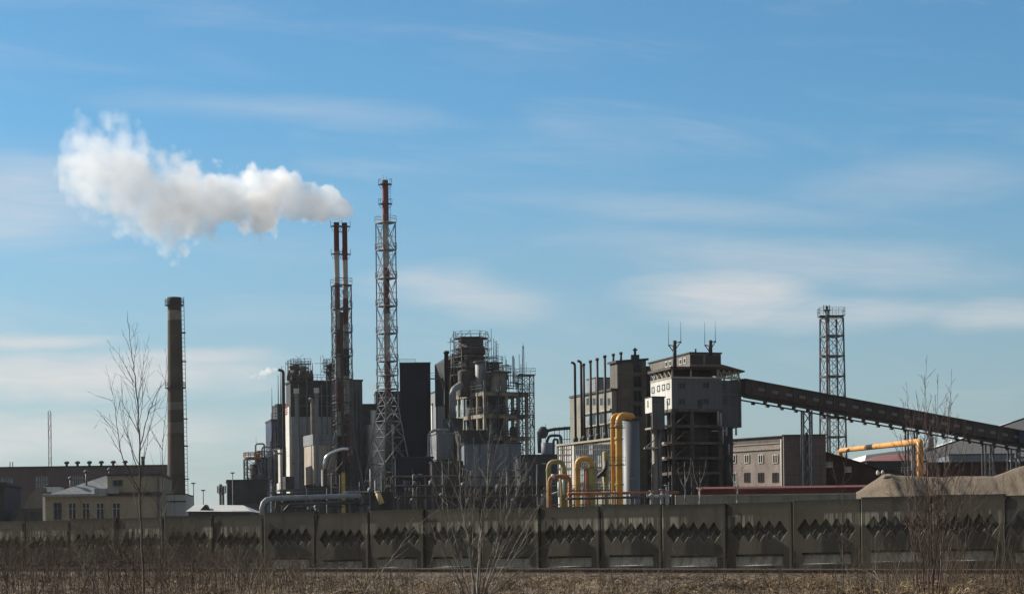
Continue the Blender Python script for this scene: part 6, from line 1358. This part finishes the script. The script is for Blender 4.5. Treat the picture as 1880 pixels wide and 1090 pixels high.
sapling('low_bush', 'small reddish leafless bush at the bottom left under the birch sapling', 'bush', 34, [([(300, 1110), (310, 1040), (330, 985), (345, 950)], .008), ([(298, 1110), (280, 1040), (262, 985)], .007), ([(305, 1110), (340, 1060), (385, 1020)], .006), ([(302, 1110), (302, 1030), (312, 960)], .006)], 19, 'reddishbark', gap=.13, lenf=.35, depth=2)
for i, (bx, lab) in enumerate(((20, 'twiggy low bush at the far left edge, before the fence'), (95, 'twiggy low bush second from the left edge'), (175, 'twiggy low bush left of the tall birch sapling'), (470, 'twiggy low bush right of the single bare rod'), (1460, 'sparse low bush between the small tangled bush and the crooked sapling'))):
    r_ = random.Random(60 + i); st = []
    for k in range(5 if i < 4 else 3):
        tx = bx + r_.uniform(-75, 75); ty = r_.uniform(945, 1000) + (i == 4) * 35; st.append(([(bx + r_.uniform(-8, 8), 1110), (bx + (tx - bx) * .3, 1065), (bx + (tx - bx) * .65, 1020), (tx, ty)], r_.uniform(.005, .008)))
    sapling('low_bush', lab, 'bush', 33 + i * 1.7, st, 80 + i, ('bark', 'reddishbark', 'greybark')[i % 3], gap=.14, lenf=.38, depth=2)
sapling('fallen_branch', 'pale dead branch stuck up from the grass at the bottom right', 'branch', 27, [([(1620, 1075), (1600, 1050), (1570, 1042)], .008), ([(1600, 1052), (1612, 1062), (1640, 1090)], .007)], 20, 'greybark', gap=.3, lenf=.2, depth=1)
for i, (px, y1, lab) in enumerate(((1257, 845, 'young birch with a white trunk behind the fence, before the coal tower frame'), (1284, 850, 'darker young birch right of the white trunked one before the coal tower'), (1353, 872, 'small young birch behind the fence before the two storey building'))):
    sapling('young_birch', lab, 'tree', 141 + i * 1.5, [([(px, 925), (px + 1, 895), (px, (y1 + 895) / 2), (px - 1, y1)], .055), ([(px, 900), (px - 9, 875), (px - 13, 848)], .018), ([(px, 890), (px + 9, 865), (px + 12, 840)], .018)], 30 + i, 'birchbark', gap=.22, lenf=.42, depth=2, r_end=.006, group='young birches behind the fence', twigmat='bark')
# far tree line
m = MB(); rn = random.Random(77)
for k in range(900):
    D = rn.uniform(900, 1000); px = rn.uniform(300, 520); b = pt(px, 1030, D); h = rn.uniform(10, 24) * (1 if px < 420 else .7); m.path([(b.x, D, 0), (b.x + rn.uniform(-.8, .8), D, h * .6), (b.x + rn.uniform(-1.5, 1.5), D, h)], [.14, .09, .04], 3, False)
    for j in range(3): z = h * rn.uniform(.3, .8); m.path([(b.x, D, z), (b.x + rn.uniform(-3, 3), D, z + rn.uniform(1, 4))], [.07, .03], 3, False)
m.build('far_trees', MT['bark'], kind='stuff', label='hazy leafless tree line on the horizon right of the chimney', cat='tree line')
# dry grass litter, tufts
rn = random.Random(9); m = MB(); V_, F_ = m.v, m.f
def blade(x, y, h, lean, w, curl=0.0):
    a = rn.random() * 6.283; dx, dy = math.cos(a), math.sin(a); z = gz(x, y) - .01; wx, wy = -dy * w, dx * w; n = len(V_)
    V_.extend([(x - wx, y - wy, z), (x + wx, y + wy, z), (x + dx * h * lean * .5 + wx * .7, y + dy * h * lean * .5 + wy * .7, z + h * .6), (x + dx * h * lean * .5 - wx * .7, y + dy * h * lean * .5 - wy * .7, z + h * .6), (x + dx * h * lean * 1.3, y + dy * h * lean * 1.3, z + h * (1 - curl))])
    F_.extend([(n, n + 1, n + 2, n + 3), (n + 3, n + 2, n + 4)]); m.sm.extend([False, False])
for k in range(62000):
    y = 23 + 50 * rn.random() ** 1.25; x = rn.uniform(-1, 1) * (y * .25 + 2.5)
    cl = noise.noise(Vector((x * .5, y * .35, 5))) + .5 * noise.noise(Vector((x * 1.7, y * .9, 8)))
    if cl < -.12 and rn.random() < .75: continue
    h = rn.uniform(.03, .13) * (1 + max(0, cl) * 1.6); blade(x, y, h, rn.uniform(1.0, 3.4), rn.uniform(.003, .008), rn.uniform(0, .8))
for k in range(420):    # tussocks
    y = 24 + 46 * rn.random() ** 1.2; x = rn.uniform(-1, 1) * (y * .25 + 2)
    for j in range(rn.randint(14, 45)): blade(x + rn.gauss(0, .09), y + rn.gauss(0, .09), rn.uniform(.10, .30) * (1 if y < 50 else .6), rn.uniform(.2, 1.4), rn.uniform(.003, .006), rn.uniform(0, .6))
for k in range(5200):   # bent straws lying in curls
    y = 24 + 48 * rn.random() ** 1.2; x = rn.uniform(-1, 1) * (y * .25 + 2); a = rn.random() * 6.283; L_ = rn.uniform(.12, .45); hh_ = rn.uniform(.02, .16); z = gz(x, y); w_ = rn.uniform(.0025, .0055); n = len(V_); c_ = rn.uniform(-1.2, 1.2)
    for i in range(5):
        t = i / 4; aa = a + c_ * t; px_, py_, pz_ = x + math.cos(aa) * L_ * t, y + math.sin(aa) * L_ * t, z + hh_ * math.sin(math.pi * (.15 + .8 * t)) + .02
        V_.extend([(px_, py_, pz_ - w_), (px_, py_, pz_ + w_)])
    for i in range(4): F_.append((n + 2 * i, n + 2 * i + 2, n + 2 * i + 3, n + 2 * i + 1)); m.sm.append(False)
m.build('dry_grass', MT['drygrass'], origin=(0, 0, 0), kind='stuff', label='matted dry straw coloured grass and litter in front of the rails', cat='dry grass')
# tall dead weed stems, thick at the left
rn = random.Random(19); m = MB()
def weed(x, y, h, r):
    z = gz(x, y) - .02; lx, ly = rn.gauss(0, .17), rn.gauss(0, .17); p = [Vector((x, y, z)), Vector((x + lx * h * .4, y + ly * h * .4, z + h * .5)), Vector((x + lx * h * 1.2, y + ly * h, z + h))]
    m.path(p, [r, r * .8, r * .35], 3, False)
    for j in range(rn.randint(1, 5)):
        f = rn.uniform(.35, .95); q = p[0].lerp(p[2], f); a = rn.random() * 6.28; l = rn.uniform(.08, .3) * h; m.path([q, q + Vector((math.cos(a) * l * .4, math.sin(a) * l * .4, l * .8))], [r * .5, r * .25], 3, False)
for k in range(1450):
    y = rn.uniform(34, 72); px = rn.uniform(-60, 560) if rn.random() < .85 else rn.uniform(400, 760)
    f = 1 - smooth(180, 620, px); x = pt(px, 1000, y).x; h = (rn.uniform(.35, .75) + f * rn.uniform(0, .95)) * (1.0 if y < 60 else .9); weed(x, y, h, rn.uniform(.0035, .0075))
for k in range(520):
    y = rn.uniform(27, 70); px = rn.uniform(560, 1940); x = pt(px, 1000, y).x; q = noise.noise(Vector((px * .006, y * .1, 0))); h = rn.uniform(.15, .55) * (1 + max(0, q)) + (rn.uniform(.2, .7) if rn.random() < .10 else 0); weed(x, y, h, rn.uniform(.003, .006))
for k in range(500):
    y = rn.uniform(32, 70); px = rn.uniform(1560, 1940); x = pt(px, 1000, y).x; weed(x, y, rn.uniform(.4, 1.1), rn.uniform(.003, .006))
m.build('dead_weeds', MT['weedstem'], origin=(0, 0, 0), kind='stuff', label='thicket of tall reddish brown dead weed stems, thickest at the left before the fence', cat='dead weeds')

rn = random.Random(91); m = MB()      # arching brambles, thick at the left
for k in range(150):
    y = rn.uniform(29, 62); px = rn.uniform(-60, 620) if k < 110 else rn.uniform(600, 1900); x = pt(px, 1000, y).x; z = gz(x, y) - .03
    f = 1 - smooth(250, 640, px); h = rn.uniform(.3, .7) + f * rn.uniform(0, .75); a = rn.choice((-1, 1)) * rn.uniform(.2, 1.0); b_ = rn.uniform(-.4, .4)
    pp = smoothpts([Vector((x, y, z)), Vector((x + a * .25 * h, y + b_ * .2, z + h * .55)), Vector((x + a * .7 * h, y + b_ * .5, z + h)), Vector((x + a * 1.5 * h, y + b_, z + h * rn.uniform(.7, 1.1)))], 4, .012, rn)
    r = rn.uniform(.004, .008); m.path(pp, [max(.0018, r * (1 - .7 * i / (len(pp) - 1))) for i in range(len(pp))], 4, False); twigs(m, pp, r, rn, .2, .13, .3, .7, 1, .0018, .9)
vegmat('bramble', [(.05, .032, .026), (.10, .06, .045), (.17, .12, .09), (.30, .25, .19)], None)
m.build('bramble_thicket', MT['bramble'], origin=(0, 0, 0), kind='stuff', label='tangled arching bramble canes along the bottom, thickest at the left', cat='brambles')

# ================================================================ SMOKE
def plume(name, label, cat, D, top, bot, dens, amp, nscale, depthf=.85, margin=1.2, colr=(1, 1, 1), edge=(.30, .10), aniso=.3, kind='stuff', seed=0):
    """steam cloud: a closed hull filled with scattering vapour whose edge is broken up by noise"""
    def ip(tab, x):
        if x <= tab[0][0]: return tab[0][1]
        for (a, u), (b, v) in zip(tab, tab[1:]):
            if a <= x <= b: return u + (v - u) * (x - a) / (b - a)
        return tab[-1][1]
    xa, xb = top[0][0], top[-1][0]; N = 44; A = pt(xa, 400 if D < 1e9 else 0, D)
    rows = []
    for i in range(N + 1):
        px = xa + (xb - xa) * i / N; yt, yb = ip(top, px), ip(bot, px); T, B = pt(px, yt, D), pt(px, yb, D); rows.append(((T.x + B.x) / 2, (T.z + B.z) / 2, max(.05, (T.z - B.z) / 2)))
    x0, x1 = rows[0][0], rows[-1][0]; zmin = min(r[1] - r[2] for r in rows); zmax = max(r[1] + r[2] for r in rows); org = Vector((x0, D, zmin)); LX, LZ = x1 - x0, zmax - zmin
    m = MB(); n = 20; vs = []
    ext = [(rows[0][0] - margin * .6, rows[0][1], rows[0][2] * .5)] + rows + [(rows[-1][0] + margin * .35, rows[-1][1], rows[-1][2] * .8)]
    for x, z, r in ext:
        R_ = r + margin * (1 if r > .6 else .5)
        for k in range(n): a = 2 * math.pi * k / n; vs.append((x, D + depthf * R_ * math.cos(a), z + R_ * math.sin(a)))
    m.add(vs, [(j * n + k, j * n + (k + 1) % n, (j + 1) * n + (k + 1) % n, (j + 1) * n + k) for j in range(len(ext) - 1) for k in range(n)] + [tuple(range(n)), tuple(reversed(range((len(ext) - 1) * n, len(ext) * n)))], True)
    g = bpy.data.materials.new(name + '_vapour'); g.use_nodes = True; nt = g.node_tree; nt.nodes.clear(); ou = nd(nt, 'ShaderNodeOutputMaterial'); pv = nd(nt, 'ShaderNodeVolumePrincipled'); nt.links.new(pv.outputs[0], ou.inputs['Volume'])
    g.cycles.volume_step_rate = .17
    pv.inputs['Color'].default_value = colr + (1,); pv.inputs['Anisotropy'].default_value = aniso
    tc = nd(nt, 'ShaderNodeTexCoord'); sp = nd(nt, 'ShaderNodeSeparateXYZ'); nt.links.new(tc.outputs['Object'], sp.inputs[0])
    u = mth(nt, 'DIVIDE', sp.outputs[0], LX, clamp=True)
    def curve(vals):
        c = nd(nt, 'ShaderNodeFloatCurve'); cv = c.mapping.curves[0]; pts_ = cv.points; k = len(vals)
        pts_[0].location = (0, vals[0]); pts_[1].location = (1, vals[-1])
        for i in range(1, k - 1): pts_.new(i / (k - 1), vals[i])
        c.mapping.update(); nt.links.new(u, c.inputs['Value']); return c.outputs[0]
    K = 30; sm_ = [rows[round(i * N / K)] for i in range(K + 1)]
    zc = curve([(r[1] - zmin) / LZ for r in sm_]); rr_ = curve([r[2] / LZ for r in sm_]); dn = curve([min(1, ip(dens, xa + (xb - xa) * i / K)) for i in range(K + 1)])
    zz_ = mth(nt, 'DIVIDE', sp.outputs[2], LZ); rr_ = mth(nt, 'MAXIMUM', rr_, .01)
    # swirl the lookup so that the edges billow
    mp = nd(nt, 'ShaderNodeMapping'); mp.inputs['Location'].default_value = (seed * 3.1, seed, 0); nt.links.new(tc.outputs['Object'], mp.inputs[0])
    na = nd(nt, 'ShaderNodeTexNoise', i_Scale=nscale, i_Detail=5.0, i_Roughness=.62, i_Distortion=.35); nt.links.new(mp.outputs[0], na.inputs[0])
    wv = nd(nt, 'ShaderNodeVectorMath', operation='MULTIPLY_ADD'); nt.links.new(na.outputs['Color'], wv.inputs[0]); wv.inputs[1].default_value = (1.1 / nscale,) * 3; nt.links.new(mp.outputs[0], wv.inputs[2])
    wv.inputs[1].default_value = (.35 / nscale,) * 3
    vo = nd(nt, 'ShaderNodeTexVoronoi', feature='F1', i_Scale=nscale * 1.5); nt.links.new(wv.outputs[0], vo.inputs[0])
    vo2 = nd(nt, 'ShaderNodeTexVoronoi', feature='F1', i_Scale=nscale * 4.2); nt.links.new(wv.outputs[0], vo2.inputs[0])
    q1 = mth(nt, 'DIVIDE', mth(nt, 'SUBTRACT', zz_, zc), rr_); q2 = mth(nt, 'DIVIDE', mth(nt, 'DIVIDE', sp.outputs[1], LZ * depthf), rr_)
    q = mth(nt, 'SQRT', mth(nt, 'ADD', mth(nt, 'MULTIPLY', q1, q1), mth(nt, 'MULTIPLY', q2, q2)))
    nn = mth(nt, 'ADD', mth(nt, 'MULTIPLY', mth(nt, 'SUBTRACT', na.outputs[0], .5), 1.7), mth(nt, 'ADD', mth(nt, 'MULTIPLY', mth(nt, 'SUBTRACT', .45, vo.outputs['Distance']), 1.5), mth(nt, 'MULTIPLY', mth(nt, 'SUBTRACT', .45, vo2.outputs['Distance']), .45)))
    e = mth(nt, 'ADD', mth(nt, 'SUBTRACT', .92, q), mth(nt, 'MULTIPLY', nn, mth(nt, 'MULTIPLY', mth(nt, 'SUBTRACT', 1.55, mth(nt, 'MULTIPLY', u, .65)), amp)))
    ew = nd(nt, 'ShaderNodeMapRange', i_1=0.0, i_2=1.0, i_3=edge[0], i_4=edge[1]); nt.links.new(u, ew.inputs[0])
    dd = mth(nt, 'DIVIDE', e, ew.outputs[0], clamp=True); dd = mth(nt, 'MULTIPLY', dd, dn); dd = mth(nt, 'MULTIPLY', dd, max(d for _, d in dens) if max(d for _, d in dens) > 1 else 1.0)
    dscale = PD.get(name, 1.0); dd = mth(nt, 'MULTIPLY', dd, dscale); nt.links.new(dd, pv.inputs['Density'])
    return m.build(name, g, origin=org, label=label, cat=cat, kind=kind)
PD = {'steam_plume': .4, 'steam_wisp': .9, 'smoke_wisp': .22}
plume('steam_plume', 'big white steam plume drifting left from the two flues', 'steam', 390,
  [(108, 300), (120, 232), (150, 208), (200, 206), (245, 208), (262, 238), (285, 268), (330, 280), (380, 292), (410, 306), (440, 312), (462, 300), (500, 306), (525, 298), (548, 322), (570, 334), (600, 338), (622, 340), (636, 350), (646, 372)],
  [(108, 330), (120, 388), (150, 408), (200, 420), (250, 450), (285, 476), (310, 480), (340, 474), (365, 448), (400, 440), (440, 430), (480, 446), (497, 440), (512, 416), (540, 410), (575, 414), (610, 409), (637, 409), (646, 404)],
  [(108, .26), (160, .36), (240, .32), (290, .42), (340, .6), (420, .8), (520, .9), (600, 1.0), (643, 1.0)], .46, .20, seed=2, edge=(.6, .08))
plume('steam_wisp', 'small wisp of white steam leaving the hooked pipe', 'steam', 393, [(455, 690), (475, 682), (492, 672), (508, 674), (518, 676)], [(455, 694), (475, 698), (492, 692), (508, 684), (518, 681)], [(455, .3), (480, .7), (518, 1.0)], .55, .75, margin=.35, seed=5, edge=(.5, .2))
plume('smoke_wisp', 'faint grey smoke puff left of the tall tower above the dark block', 'smoke', 430, [(655, 718), (672, 705), (684, 693), (696, 696), (706, 712)], [(655, 722), (672, 728), (684, 726), (696, 730), (706, 722)], [(655, .5), (680, 1.0), (706, .6)], .6, .45, margin=.5, colr=(.55, .55, .58), seed=9, edge=(.7, .7))

# ================================================================ HAZE
m = MB(); m.box(-3200, 3200, -80, 3700, -6, 92)
hz = bpy.data.materials.new('haze_air'); hz.use_nodes = True; nt = hz.node_tree; nt.nodes.clear(); ou = nd(nt, 'ShaderNodeOutputMaterial'); pv = nd(nt, 'ShaderNodeVolumePrincipled'); nt.links.new(pv.outputs[0], ou.inputs['Volume'])
pv.inputs['Color'].default_value = (.93, .95, .97, 1); pv.inputs['Density'].default_value = 0.00004; pv.inputs['Anisotropy'].default_value = .3
m.build('haze', hz, origin=(0, 1500, -6), kind='stuff')
